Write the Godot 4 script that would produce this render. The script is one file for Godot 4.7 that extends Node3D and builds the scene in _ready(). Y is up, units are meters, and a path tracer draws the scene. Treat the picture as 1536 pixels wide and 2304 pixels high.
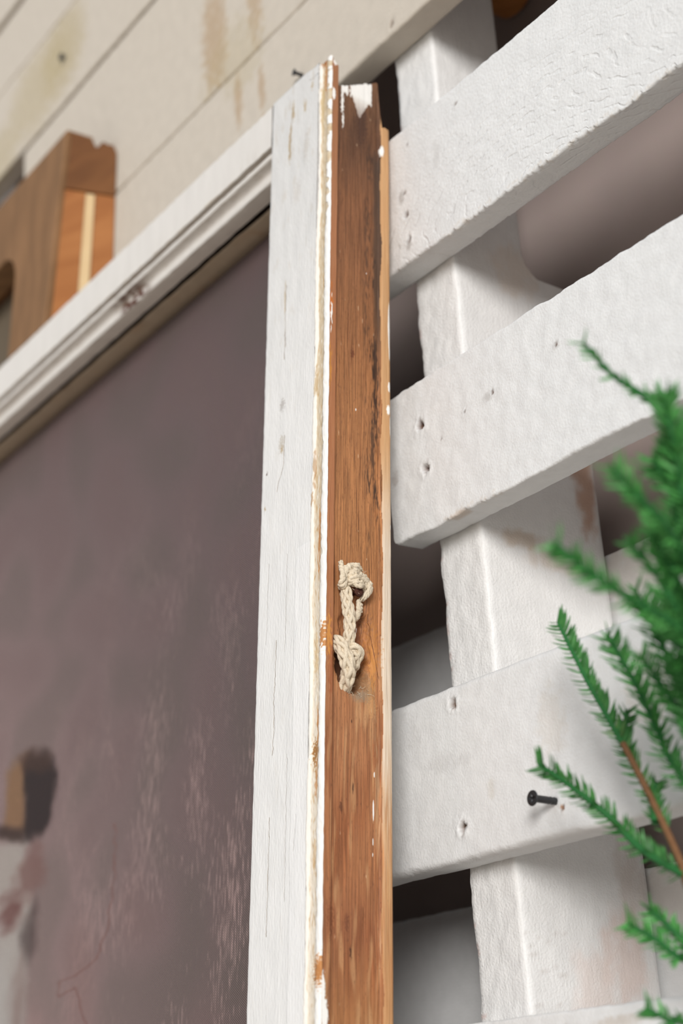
extends Node3D

# A leaning window-sash picture frame in front of white pallet boards, seen from below at its right.
# World: the pallet front is z = 0, x runs along the wall, y up, floor at 0.

var rng := RandomNumberGenerator.new()
var taken := {}
var n1 := FastNoiseLite.new()
var n2 := FastNoiseLite.new()
var n3 := FastNoiseLite.new()
var M := {}
const LEAN := 0.08866

func _ready():
	rng.seed = 7
	for n in [n1, n2, n3]:
		n.noise_type = FastNoiseLite.TYPE_SIMPLEX_SMOOTH
		n.frequency = 1.0
		n.fractal_octaves = 3
	n1.seed = 11
	n2.seed = 23
	n2.fractal_octaves = 1
	n3.seed = 37
	n3.fractal_octaves = 2
	make_view()
	make_materials()
	make_room()
	make_plank_panel()
	make_pallet()
	make_wooden_box()
	make_frame()
	make_cord()
	make_screws()
	make_fir()

# ---------------------------------------------------------------- view and light
func make_view():
	var cam := Camera3D.new()
	cam.name = "camera"
	add_child(cam)
	cam.position = Vector3(0, 0.95, 0.572)
	cam.rotation_degrees = Vector3(20.418, 53.811, -4.015)
	cam.fov = 35.217
	cam.near = 0.02
	cam.far = 50.0
	var at := CameraAttributesPhysical.new()
	at.frustum_focal_length = 37.81
	at.frustum_focus_distance = 0.905
	at.frustum_near = 0.02
	at.frustum_far = 50.0
	at.exposure_aperture = 3.4
	cam.attributes = at
	cam.make_current()
	var env := Environment.new()
	env.background_mode = Environment.BG_SKY
	var sky := Sky.new()
	var sm := ProceduralSkyMaterial.new()
	sm.sky_top_color = Color(0.86, 0.89, 0.92)
	sm.sky_horizon_color = Color(0.91, 0.91, 0.91)
	sm.ground_horizon_color = Color(0.88, 0.86, 0.84)
	sm.ground_bottom_color = Color(0.86, 0.83, 0.79)
	sm.sun_angle_max = 1.0
	sky.sky_material = sm
	env.sky = sky
	env.background_energy_multiplier = 0.70
	env.tonemap_mode = Environment.TONE_MAPPER_LINEAR
	env.tonemap_exposure = 0.97
	env.sdfgi_enabled = true
	env.ssao_enabled = true
	env.ssil_enabled = true
	var we := WorldEnvironment.new()
	we.name = "world"
	we.environment = env
	add_child(we)
	var sun := DirectionalLight3D.new()
	sun.name = "hazy_sun"
	sun.light_color = Color(1.0, 0.99, 0.98)
	sun.light_energy = 0.92
	sun.light_angular_distance = 18.0
	sun.shadow_enabled = true
	add_child(sun)
	sun.look_at_from_position(Vector3(1.2, 0.32, 1.0), Vector3.ZERO)

# ---------------------------------------------------------------- naming
func numbered(called: String) -> String:
	var n: int = taken.get(called, 0)
	taken[called] = n + 1
	return called if n == 0 else "%s_%03d" % [called, n]

func thing(called: String, label: String, category: String, at := Vector3.ZERO, group := "") -> Node3D:
	var o := Node3D.new()
	o.name = numbered(called)
	add_child(o)
	o.position = at
	tag(o, label, category, group)
	return o

func tag(o: Node, label: String, category: String, group := ""):
	o.set_meta("label", label)
	o.set_meta("category", category)
	if group:
		o.set_meta("group", group)

func part(called: String, mesh: Mesh, mat: Material, parent: Node3D = null) -> MeshInstance3D:
	var o := MeshInstance3D.new()
	if parent == null:
		parent = self
		o.name = numbered(called)
	else:
		var n := 0
		for c in parent.get_children():
			var t := String(c.name)
			if t == called or t.begins_with(called + "_") and t.length() == called.length() + 4:
				n += 1
		o.name = called if n == 0 else "%s_%03d" % [called, n]
	o.mesh = mesh
	o.material_override = mat
	parent.add_child(o, true)
	return o

# ---------------------------------------------------------------- colours, textures
func lin(r: float, g: float, b: float) -> Color:
	return Color(r / 255.0, g / 255.0, b / 255.0).srgb_to_linear()

func rgb(r: float, g: float, b: float) -> Color:
	return Color(r / 255.0, g / 255.0, b / 255.0)

func paint(w: int, h: int, f: Callable) -> Image:
	var im := Image.create(w, h, false, Image.FORMAT_RGB8)
	for y in h:
		for x in w:
			im.set_pixel(x, y, f.call(x, y))
	return im

# a soft-edged, ragged patch; rx, ry in pixels
func blot(im: Image, cx: float, cy: float, rx: float, ry: float, c: Color, a: float, rag := 0.5, soft := 0.35, fq := 0.05):
	var w := im.get_width()
	var h := im.get_height()
	for y in range(maxi(0, int(cy - ry * 1.6)), mini(h, int(cy + ry * 1.6) + 1)):
		for x in range(maxi(0, int(cx - rx * 1.6)), mini(w, int(cx + rx * 1.6) + 1)):
			var d := sqrt(pow((x - cx) / rx, 2) + pow((y - cy) / ry, 2))
			d += rag * n1.get_noise_2d(x * fq + cx, y * fq * rx / ry * 2.0 + cy)
			var k := a * clampf((1.0 - d) / soft, 0.0, 1.0)
			if k > 0.003:
				im.set_pixel(x, y, im.get_pixel(x, y).lerp(c, k))

# a soft-edged convex patch
func soft_poly(im: Image, p: PackedVector2Array, c: Color, a: float, soft: float):
	var r := Rect2(p[0], Vector2.ZERO)
	var turn := 0.0
	for i in p.size():
		r = r.expand(p[i])
		turn += p[i].cross(p[(i + 1) % p.size()])
	r = r.grow(soft)
	for y in range(maxi(0, int(r.position.y)), mini(im.get_height(), int(r.end.y))):
		for x in range(maxi(0, int(r.position.x)), mini(im.get_width(), int(r.end.x))):
			var d := 1e9
			for i in p.size():
				var e := p[(i + 1) % p.size()] - p[i]
				d = minf(d, e.cross(Vector2(x, y) - p[i]) / e.length() * signf(turn))
			d += soft * 0.4 * n1.get_noise_2d(x * 0.02, y * 0.02)
			var k := a * smoothstep(-soft * 0.5, soft * 0.5, d)
			if k > 0.003:
				im.set_pixel(x, y, im.get_pixel(x, y).lerp(c, k))

func stroke(im: Image, pts: Array, wd: float, c: Color, a: float, jit := 1.5):
	for i in pts.size() - 1:
		var p: Vector2 = pts[i]
		var q: Vector2 = pts[i + 1]
		var n := int(p.distance_to(q)) + 1
		for k in n:
			var s := p.lerp(q, float(k) / n)
			s.x += jit * n1.get_noise_2d(s.y * 0.05, s.x * 0.01 + 3.0)
			var ww := wd * (0.6 + 0.8 * absf(n2.get_noise_2d(s.y * 0.03, 9.0 + p.x)))
			for x in range(int(s.x - ww - 1), int(s.x + ww + 2)):
				if x < 0 or x >= im.get_width() or int(s.y) < 0 or int(s.y) >= im.get_height():
					continue
				var e := a * clampf(ww + 0.5 - absf(x - s.x), 0.0, 1.0)
				im.set_pixel(x, int(s.y), im.get_pixel(x, int(s.y)).lerp(c, e))

func tex(im: Image) -> ImageTexture:
	return ImageTexture.create_from_image(im)

func mat(albedo: Color, rough := 0.6, spec := 0.4) -> StandardMaterial3D:
	var m := StandardMaterial3D.new()
	m.albedo_color = albedo
	m.roughness = rough
	m.metallic_specular = spec
	return m

func skin_mat(colour: Image, height: Image, cm: float, rough := 0.6, spec := 0.35) -> StandardMaterial3D:
	var m := mat(Color.WHITE, rough, spec)
	if colour:
		m.albedo_texture = tex(colour)
	if height:
		m.heightmap_enabled = true
		m.heightmap_texture = tex(height)
		m.heightmap_scale = cm
	return m

func make_materials():
	# white paint on sawn boards: 0.256 m tile; UV in metres
	var stip := FastNoiseLite.new()
	stip.seed = 5
	stip.frequency = 0.13
	stip.fractal_octaves = 3
	var a := stip.get_seamless_image(512, 512)
	stip.seed = 6
	stip.frequency = 0.02
	var b := stip.get_seamless_image(512, 512)
	var hb := paint(512, 512, func(x, y):
		var v: float = 0.55 * a.get_pixel(x, y).r + 0.3 * a.get_pixel((x * 2 + 100) % 512, y).g + 0.3 * b.get_pixel(x, (y * 6) % 512).r
		return Color(v, v, v))
	var cb := paint(512, 512, func(x, y):
		var v: float = b.get_pixel(x, y).r
		var s: float = a.get_pixel((x + 71) % 512, (y + 33) % 512).r
		var k: float = 0.975 + 0.03 * v
		var warm: float = clampf((s - 0.72) * 2.2, 0.0, 0.35) * 0.35
		return Color(k, k - warm * 0.06, k - warm * 0.12))
	M.white = skin_mat(cb, hb, 0.026, 0.55, 0.35)
	M.white.vertex_color_use_as_albedo = true
	M.white.uv1_scale = Vector3(1.0 / 0.15, 1.0 / 0.15, 1)
	# board with raised growth rings round a knot (UV: metres; 0.36 m across, 0.18 m round)
	var hr := paint(1024, 512, func(x, y):
		var px: float = x / 1024.0 * 0.36
		var py: float = y / 512.0 * 0.18
		var v: float = 0.35 + 0.35 * a.get_pixel(x % 512, y).r + 0.2 * b.get_pixel(x % 512, (y * 4) % 512).r
		# rings: centre at local (0.19, 0.095 down the face)
		var dx: float = (px - 0.185) * 0.62 + 0.02 * n2.get_noise_2d(py * 14.0, 1.0)
		var dy: float = py - 0.118
		var r: float = sqrt(dx * dx + dy * dy) + 0.003 * n1.get_noise_2d(px * 40.0, py * 40.0)
		var ring: float = smoothstep(0.55, 0.95, sin(r * 930.0)) * smoothstep(-0.25, 0.35, n1.get_noise_2d(px * 90.0, py * 90.0))
		ring *= smoothstep(0.125, 0.07, r) * smoothstep(0.004, 0.014, r)
		v -= 0.5 * ring
		return Color(v, v, v))
	M.ringed = skin_mat(cb, hr, 0.06, 0.55, 0.35)
	M.ringed.vertex_color_use_as_albedo = true
	M.ringed.uv1_scale = Vector3(1.0 / 0.36, 1.0 / 0.18, 1)
	M.planks = M.white.duplicate()
	M.planks.albedo_color = rgb(226, 221, 215)  # darker copy of the white, weaker light up here put into its colour
	M.sawn = M.white.duplicate()
	M.sawn.heightmap_scale = 0.04
	M.dark = mat(rgb(40, 26, 18), 0.9, 0.2)
	M.steel = mat(rgb(52, 52, 54), 0.42, 0.6)
	M.steel.metallic = 0.6
	M.rust = skin_mat(paint(64, 64, func(x, y):
		var v: float = n1.get_noise_2d(x * 0.12, y * 0.12) * 0.5 + 0.5
		return rgb(52, 34, 30).lerp(rgb(98, 60, 48), v)), null, 0, 0.85, 0.25)

# ---------------------------------------------------------------- mesh builders
# rows of points (all of one length) joined into a smooth skin; loop closes each row
func skin(rows: Array, loop: bool, col = null, uv = null, caps := false) -> ArrayMesh:
	var st := SurfaceTool.new()
	st.begin(Mesh.PRIMITIVE_TRIANGLES)
	var nr := rows.size()
	var nc: int = rows[0].size()
	var wid := nc + (1 if loop else 0)
	for i in nr:
		var row: PackedVector3Array = rows[i]
		for j in wid:
			var p := row[j % nc]
			if col != null:
				st.set_color(col.call(p, i, j % nc))
			if uv != null:
				st.set_uv(uv.call(p, i, j))
			st.add_vertex(p)
	for i in nr - 1:
		for j in wid - 1:
			var q := i * wid + j
			st.add_index(q); st.add_index(q + wid); st.add_index(q + 1)
			st.add_index(q + 1); st.add_index(q + wid); st.add_index(q + wid + 1)
	st.generate_normals()
	if not caps:
		return st.commit()
	var m := st.commit()
	var sc := SurfaceTool.new()
	sc.begin(Mesh.PRIMITIVE_TRIANGLES)
	sc.set_smooth_group(-1)
	for e in [0, nr - 1]:
		var row: PackedVector3Array = rows[e]
		var mid := Vector3.ZERO
		for p in row:
			mid += p
		mid /= nc
		for j in nc:
			var t := [mid, row[j], row[(j + 1) % nc]]
			if e != 0:
				t.reverse()
			for p in t:
				if col != null:
					sc.set_color(col.call(p, e, j))
				sc.set_uv(Vector2(p.x + p.z, p.y))
				sc.add_vertex(p)
	sc.generate_normals()
	sc.append_from(m, 0, Transform3D.IDENTITY)
	return sc.commit()

# outline polygon (counter-clockwise seen from +axis) pushed along an axis, edges bevelled
func prism(poly: PackedVector2Array, lo: float, hi: float, place: Callable, bev := 0.0006) -> ArrayMesh:
	var st := SurfaceTool.new()
	st.begin(Mesh.PRIMITIVE_TRIANGLES)
	st.set_smooth_group(-1)
	var small := PackedVector2Array()
	var n := poly.size()
	for i in n:
		var a := (poly[i] - poly[(i + n - 1) % n]).normalized()
		var b := (poly[(i + 1) % n] - poly[i]).normalized()
		var na := Vector2(-a.y, a.x)
		var nb := Vector2(-b.y, b.x)
		var m := (na + nb).normalized()
		small.append(poly[i] + m * bev / maxf(0.4, m.dot(na)))
	var lay := [[small, lo], [poly, lo + bev], [poly, hi - bev], [small, hi]]
	for k in 3:
		for i in n:
			var j := (i + 1) % n
			var q0: Vector2 = lay[k][0][i]
			var q1: Vector2 = lay[k][0][j]
			var q2: Vector2 = lay[k + 1][0][j]
			var q3: Vector2 = lay[k + 1][0][i]
			tri(st, place, q0, lay[k][1], q2, lay[k + 1][1], q1, lay[k][1])
			tri(st, place, q0, lay[k][1], q3, lay[k + 1][1], q2, lay[k + 1][1])
	var t := Geometry2D.triangulate_polygon(small)
	for i in range(0, t.size(), 3):
		var o := (small[t[i + 1]] - small[t[i]]).cross(small[t[i + 2]] - small[t[i]])
		var s := [t[i], t[i + 1], t[i + 2]] if o > 0 else [t[i], t[i + 2], t[i + 1]]
		tri(st, place, small[s[0]], hi, small[s[2]], hi, small[s[1]], hi)
		tri(st, place, small[s[0]], lo, small[s[1]], lo, small[s[2]], lo)
	st.generate_normals()
	return st.commit()

func tri(st: SurfaceTool, place: Callable, a: Vector2, ah: float, b: Vector2, bh: float, c: Vector2, ch: float):
	for q in [[a, ah], [b, bh], [c, ch]]:
		var p: Vector3 = place.call(q[0], q[1])
		st.set_color(Color.WHITE)
		st.set_uv(Vector2(p.x + p.z, p.y))
		st.add_vertex(p)

func along_x(q: Vector2, h: float) -> Vector3:   # outline (z, y) pushed along x: seen from +x, z runs left
	return Vector3(h, q.y, -q.x)

func along_z(q: Vector2, h: float) -> Vector3:
	return Vector3(q.x, q.y, h)

# tube along points with radii
func tube(pts: Array, radii: Array, sides := 8, st: SurfaceTool = null) -> ArrayMesh:
	var rows := []
	var up := Vector3(0.31, 0.72, 0.55).normalized()
	for i in pts.size():
		var d: Vector3 = (pts[mini(i + 1, pts.size() - 1)] - pts[maxi(i - 1, 0)]).normalized()
		var u := (up - d * up.dot(d)).normalized()
		up = u
		var v := d.cross(u)
		var row := PackedVector3Array()
		for k in sides:
			var t := TAU * k / sides
			row.append(pts[i] + (u * cos(t) + v * sin(t)) * radii[i])
		rows.append(row)
	var m := skin(rows, true, null, func(p, i, j): return Vector2(j / float(sides), i * 0.2), true)
	if st:
		st.append_from(m, 0, Transform3D.IDENTITY)
	return m

func bend(ctrl: Array, n: int) -> Array:
	var c := Curve3D.new()
	for i in ctrl.size():
		var a: Vector3 = ctrl[maxi(i - 1, 0)]
		var b: Vector3 = ctrl[mini(i + 1, ctrl.size() - 1)]
		var h := (b - a) / 6.0
		c.add_point(ctrl[i], -h, h)
	var out := []
	var L := c.get_baked_length()
	for i in n + 1:
		out.append(c.sample_baked(L * i / n, true))
	return out

# a painted board lying along x: local x 0..L, y 0..H, front face z = 0, back z = -T
# holes: Vector4(x, y, radius, depth); stains: [x, y, rx, ry, Color, alpha]
func board(L: float, H: float, T: float, o: Dictionary) -> ArrayMesh:
	var step: float = o.get("step", 0.0014)
	var seed_: float = o.get("seed", 0.0)
	var amp: float = o.get("amp", 0.00025)
	var rag: float = o.get("rag", 0.0007)
	var rad: float = o.get("rad", 0.0016)
	var holes: Array = o.get("holes", [])
	var stains: Array = o.get("stains", [])
	var splinter: Array = o.get("splinter", [])      # [x0, x1, size]
	var paintc: Color = o.get("paint", lin(230, 230, 229))
	var endr: float = o.get("endr", 0.0)
	var sec := []                                    # [y, z]
	sec.append(Vector2(H - 0.0005, -T))
	for k in 5:
		sec.append(Vector2(H - 0.0003, lerpf(-T + 0.001, -rad, k / 4.0)))
	for k in range(1, 4):
		var t := k / 4.0 * PI / 2
		sec.append(Vector2(H - rad + rad * cos(t), -rad + rad * sin(t)))
	var ny := int((H - 2 * rad) / step)
	for k in ny + 1:
		sec.append(Vector2(lerpf(H - rad, rad, float(k) / ny), 0))
	var br: float = o.get("bull", rad)
	for k in range(1, 6):
		var t := k / 6.0 * PI / 2
		sec.append(Vector2(rad - rad * sin(t), -br + br * cos(t)))
	for k in 7:
		sec.append(Vector2(0, lerpf(-br, -T + 0.001, k / 6.0)))
	sec.append(Vector2(0.0005, -T))
	var nx := int(L / step)
	var xs := [0.0, 0.0004, 0.001]
	for i in range(1, nx):
		xs.append(float(i) / nx * L)
	xs.append_array([L - 0.001, L - 0.0004, L])
	var rows := []
	for x in xs:
		var row := PackedVector3Array()
		var e: float = rag * n1.get_noise_2d(x * 60.0, seed_) + rag * 1.6 * n2.get_noise_2d(x * 14.0, seed_ + 5.0)
		var e2: float = rag * n1.get_noise_2d(x * 60.0, seed_ + 50.0)
		for s in splinter:
			if x > s[0] and x < s[1]:
				var saw: float = fposmod(x * 95.0 + 2.0 * n1.get_noise_2d(x * 20.0, 2.0), 1.0)
				e += s[2] * (saw - 0.4) * (0.5 + absf(n1.get_noise_2d(x * 31.0, 8.0)))
		var inset: float = 0.0
		if endr > 0.0 and x < endr:
			inset = endr - sqrt(maxf(0.0, endr * endr - pow(endr - x, 2)))
		elif x < 0.001 or x > L - 0.001:
			inset = 0.0009 * (1.0 - minf(x, L - x) / 0.001)
		for q in sec:
			var y: float = q.x
			var z: float = q.y
			var low := smoothstep(0.014, 0.0, y)
			var high := smoothstep(H - 0.010, H, y)
			var face := smoothstep(-0.004, 0.0, z)
			y += (e * low + e2 * high) * (0.35 + 0.65 * face)
			if inset > 0.0:
				y = clampf(y, inset, H - inset * 0.3)
			if face > 0.5 or low > 0.5:
				var d: float = amp * n1.get_noise_2d(x * 55.0 + seed_, y * 55.0)
				for hh in holes:
					var r := Vector2(x - hh.x, y - hh.y).length()
					if r < hh.z * 2.2:
						r *= 1.0 + 0.5 * n2.get_noise_2d(x * 260.0, y * 260.0)
						d -= hh.w * smoothstep(hh.z, hh.z * 0.35, r)
						d += 0.0006 * exp(-pow((r - hh.z * 1.25) / (hh.z * 0.3), 2))
				z += d * face
			row.append(Vector3(x, y, z))
		rows.append(row)
	var arc := [0.0]
	for j in range(1, sec.size() + 1):
		arc.append(arc[j - 1] + sec[j % sec.size()].distance_to(sec[j - 1]))
	var hole_c: Color = o.get("hole_color", lin(92, 56, 34))
	var col := func(p: Vector3, _i, _j):
		var c := paintc
		if p.z < -T + 0.0005:
			return c
		for s in stains:
			if p.z < -0.006:
				break
			var d: float = pow((p.x - s[0]) / s[2], 2) + pow((p.y - s[1]) / s[3], 2)
			if d < 2.5:
				var k: float = s[5] * smoothstep(1.3, 0.2, d + 0.9 * n1.get_noise_2d(p.x * 130.0, p.y * 130.0))
				c = c.lerp(s[4], k)
		for hh in holes:
			var r := Vector2(p.x - hh.x, p.y - hh.y).length()
			if r < hh.z * 1.5:
				r *= 1.0 + 0.5 * n2.get_noise_2d(p.x * 260.0, p.y * 260.0)
				c = c.lerp(hole_c, smoothstep(hh.z * 0.95, hh.z * 0.6, r))
		for s in splinter:
			if p.x > s[0] and p.x < s[1] and p.y < 0.004 and p.z > -0.004 and n1.get_noise_2d(p.x * 150.0, p.y * 200.0) > 0.25:
				c = c.lerp(lin(214, 200, 182), 0.3)
		return c
	var uv := func(p: Vector3, _i, j): return Vector2(p.x + float(o.get("ushift", 0.0)) + seed_ * 0.017 * float(o.get("slide", 1)), arc[j] + float(o.get("vshift", 0.0)))
	return skin(rows, true, col, uv, true)

# ---------------------------------------------------------------- setting
func box_mesh(size: Vector3, at: Vector3, bev := 0.002) -> ArrayMesh:
	var h := size / 2
	return prism(PackedVector2Array([Vector2(-h.x, -h.y), Vector2(h.x, -h.y), Vector2(h.x, h.y), Vector2(-h.x, h.y)]), -h.z, h.z, func(q, d): return Vector3(q.x, q.y, d) + at, bev)

func make_room():
	var wi := paint(256, 256, func(x, y):
		var v: float = 0.5 + 0.5 * n1.get_noise_2d(x * 0.03, y * 0.03)
		return rgb(154, 140, 135).lerp(rgb(170, 155, 149), v))
	var wm := skin_mat(wi, null, 0, 0.85, 0.2)
	var w := part("wall_back", box_mesh(Vector3(7, 3.2, 0.12), Vector3(-1, 1.6, -0.202)), wm)
	w.set_meta("kind", "structure")
	w.set_meta("label", "dark grey wall behind the white pallet boards")
	var fm := skin_mat(paint(256, 256, func(x, y):
		var v: float = 0.5 + 0.5 * n1.get_noise_2d(x * 0.05, y * 0.05)
		return rgb(206, 200, 192).lerp(rgb(222, 216, 208), v)), null, 0, 0.8, 0.25)
	var f := part("floor", box_mesh(Vector3(7, 0.1, 0.75), Vector3(-1, -0.05, 0.175)), fm)  # unseen floor kept narrow so bright sky below reaches the board undersides
	f.set_meta("kind", "structure")
	f.set_meta("label", "pale floor below the pallets")

func make_plank_panel():
	var t := thing("plank_panel", "wide panel of close-set white planks above and left of the picture frame", "wall panel", Vector3(-1.0, 0, 0))
	var x0 := -1.9
	var tan_ := lin(196, 160, 112)
	var yel := lin(206, 192, 150)
	var specs := [
		# y, height, x start, stains
		[1.6170, 0.0915, x0, 0.0, [[1.022, 0.065, 0.006, 0.026, tan_, 0.55], [1.055, 0.054, 0.005, 0.023, tan_, 0.5], [1.03, 0.088, 0.03, 0.02, yel, 0.3]], [Vector4(1.2126, 0.0086, 0.0022, 0.003)]],
		[1.7092, 0.1490, -1.268, 0.014, [[0.36, 0.05, 0.02, 0.06, tan_, 0.55], [0.42, 0.06, 0.012, 0.06, tan_, 0.5], [0.385, 0.0, 0.05, 0.05, yel, 0.35]], []],
		[1.8625, 0.1000, x0, 0.0, [[0.72, 0.06, 0.05, 0.05, yel, 0.6], [0.66, 0.05, 0.07, 0.05, yel, 0.5], [0.56, 0.02, 0.06, 0.04, yel, 0.5]], []],
		[1.9632, 0.0790, x0, 0.0, [], []],
		[2.0520, 0.1400, x0, 0.0, [], []],
	]
	var k := 0
	for s in specs:
		var L: float = 0.25 - s[2]
		var stains: Array = s[4]
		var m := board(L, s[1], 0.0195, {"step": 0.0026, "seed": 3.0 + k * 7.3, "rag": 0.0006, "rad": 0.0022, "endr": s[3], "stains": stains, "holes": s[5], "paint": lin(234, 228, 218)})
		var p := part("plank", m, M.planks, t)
		p.position = Vector3(s[2] + 1.0, s[0], 0)
		k += 1
	# battens that carry the planks
	var bm := wood_mat(rgb(150, 96, 52), rgb(190, 128, 74), 64, 512, 71)
	for bx in [-1.62, -0.2]:
		part("batten", box_mesh(Vector3(0.045, 0.62, 0.118), Vector3(bx + 1.0, 1.93, -0.081)), M.sawn, t)
	var oc := PackedVector2Array()
	var ocx := -0.7075 + 1.0
	for i in 13:
		var a := PI + PI * i / 12.0
		oc.append(Vector2(ocx + 0.022 * cos(a), 1.7215 + 0.022 * sin(a)))
	oc.append(Vector2(ocx + 0.022, 2.15))
	oc.append(Vector2(ocx - 0.022, 2.15))
	var ob := part("batten", prism(oc, -0.140, -0.112, along_z, 0.003), bm, t)
	ob.set_meta("label", "raw orange wood batten with a rounded end")

func wood_mat(a: Color, b: Color, w: int, h: int, sd: float) -> StandardMaterial3D:
	var im := paint(w, h, func(x, y):
		var g: float = 0.5 + 0.5 * n1.get_noise_2d(x * 0.35 + sd, y * 0.012)
		var k: float = 0.5 + 0.5 * n2.get_noise_2d(x * 0.05, y * 0.005 + sd)
		return a.lerp(b, clampf(g * 0.6 + k * 0.5, 0, 1)))
	var m := skin_mat(im, im, 0.03, 0.65, 0.3)
	m.uv1_scale = Vector3(8, 4, 1)
	return m

func make_pallet():
	var t := thing("pallet", "white painted wooden pallet standing on end behind the picture frame and fir", "pallet", Vector3(-0.5, 0, 0))
	var ox := -0.5
	var brown := lin(120, 84, 56)
	var grey := lin(170, 165, 160)
	var xL := -0.80
	# top board of the run, B
	var B := {"seed": 2.0, "slide": 0, "vshift": -0.02, "ushift": -0.044, "rag": 0.0010, "splinter": [[0.144, 0.404, 0.0022]], "holes": [Vector4(0.1091, 0.0499, 0.0016, 0.0016), Vector4(0.1091, 0.0339, 0.0021, 0.005), Vector4(0.1110, 0.0158, 0.0022, 0.004), Vector4(0.1673, 0.0826, 0.0013, 0.002), Vector4(0.1173, 0.0819, 0.001, 0.001)],
		"stains": [[0.1066, 0.048, 0.003, 0.005, grey, 0.55], [0.1090, 0.0125, 0.003, 0.005, grey, 0.6], [0.1440, 0.06, 0.004, 0.01, grey, 0.25]]}
	place_board(t, M.ringed, 0.644, 0.0955, Vector3(xL, 1.4465, 0), B)
	var C := {"seed": 9.0, "amp": 0.00045, "rag": 0.0011, "endr": 0.005, "splinter": [[0.045, 0.10, 0.0016]], "holes": [Vector4(0.0349, 0.0669, 0.0036, 0.006), Vector4(0.0360, 0.0379, 0.0034, 0.006), Vector4(0.0533, 0.0515, 0.0010, 0.002), Vector4(0.1022, 0.0616, 0.0011, 0.001), Vector4(0.0767, 0.0594, 0.0009, 0.001), Vector4(0.1585, 0.0663, 0.0012, 0.0005)],
		"stains": [[0.098, 0.060, 0.004, 0.003, grey, 0.5], [0.061, 0.0, 0.008, 0.003, lin(190, 165, 140), 0.5], [0.1585, 0.0663, 0.003, 0.003, grey, 0.4], [0.006, 0.043, 0.003, 0.006, brown, 0.3]]}
	place_board(t, M.white, 0.574, 0.0960, Vector3(-0.730, 1.2700, 0), C)
	var D := {"seed": 15.0, "amp": 0.0003, "rag": 0.0009, "rad": 0.004, "bull": 0.007, "holes": [Vector4(0.1112, 0.0880, 0.0034, 0.0040), Vector4(0.1095, 0.0190, 0.0038, 0.0045), Vector4(0.1910, 0.0146, 0.0014, 0.003), Vector4(0.1877, 0.0188, 0.0012, 0.002)],
		"hole_color": lin(112, 92, 80),
		"stains": [[0.1095, 0.0175, 0.0018, 0.0035, brown, 0.7], [0.1112, 0.0860, 0.0012, 0.002, brown, 0.6], [0.1910, 0.0146, 0.0015, 0.002, lin(170, 110, 50), 0.9], [0.0995, 0.057, 0.014, 0.006, grey, 0.18], [0.1190, 0.055, 0.008, 0.004, grey, 0.16], [0.1900, 0.06, 0.012, 0.02, lin(215, 205, 190), 0.3], [0.0740, 0.075, 0.006, 0.008, grey, 0.18], [0.1370, 0.034, 0.004, 0.006, lin(200, 190, 172), 0.3], [0.2640, 0.06, 0.02, 0.02, lin(222, 214, 204), 0.5]]}
	place_board(t, M.white, 0.644, 0.0985, Vector3(xL, 1.0745, 0), D)
	var E := {"seed": 21.0, "stains": [[0.1885, 0.082, 0.012, 0.006, grey, 0.7], [0.1720, 0.084, 0.008, 0.006, grey, 0.5], [0.2140, 0.088, 0.02, 0.003, lin(190, 175, 158), 0.5]]}
	place_board(t, M.white, 0.644, 0.0960, Vector3(xL, 0.8947, 0), E)
	# lower boards, out of the picture
	for i in 4:
		place_board(t, M.white, 0.644, 0.096, Vector3(xL, 0.70 - 0.19 * i, 0), {"step": 0.006, "seed": 31.0 + i})
	part("stringer", stringer_mesh(), M.sawn, t).position = Vector3(-0.7130 - ox, 0, -0.0207)
	part("stringer", box_mesh(Vector3(0.04, 1.55, 0.098), Vector3(-0.22 - ox, 0.775, -0.0695)), M.sawn, t)
	# boards of the far deck
	for y in [1.264, 1.072, 0.80, 0.50, 0.2]:
		var bo := board(0.86, 0.097, 0.0185, {"step": 0.004, "seed": 41.0 + y * 9.0, "stains": [[0.36, 0.08, 0.08, 0.02, lin(205, 190, 175), 0.4]]})
		part("bottom_board", bo, M.white, t).position = Vector3(-1.02 - ox, y - 0.097, -0.1215)

func place_board(t: Node3D, m: Material, L: float, H: float, at: Vector3, o: Dictionary):
	part("deck_board", board(L, H, 0.0195, o), m, t).position = at - Vector3(-0.5, 0, 0)

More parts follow.
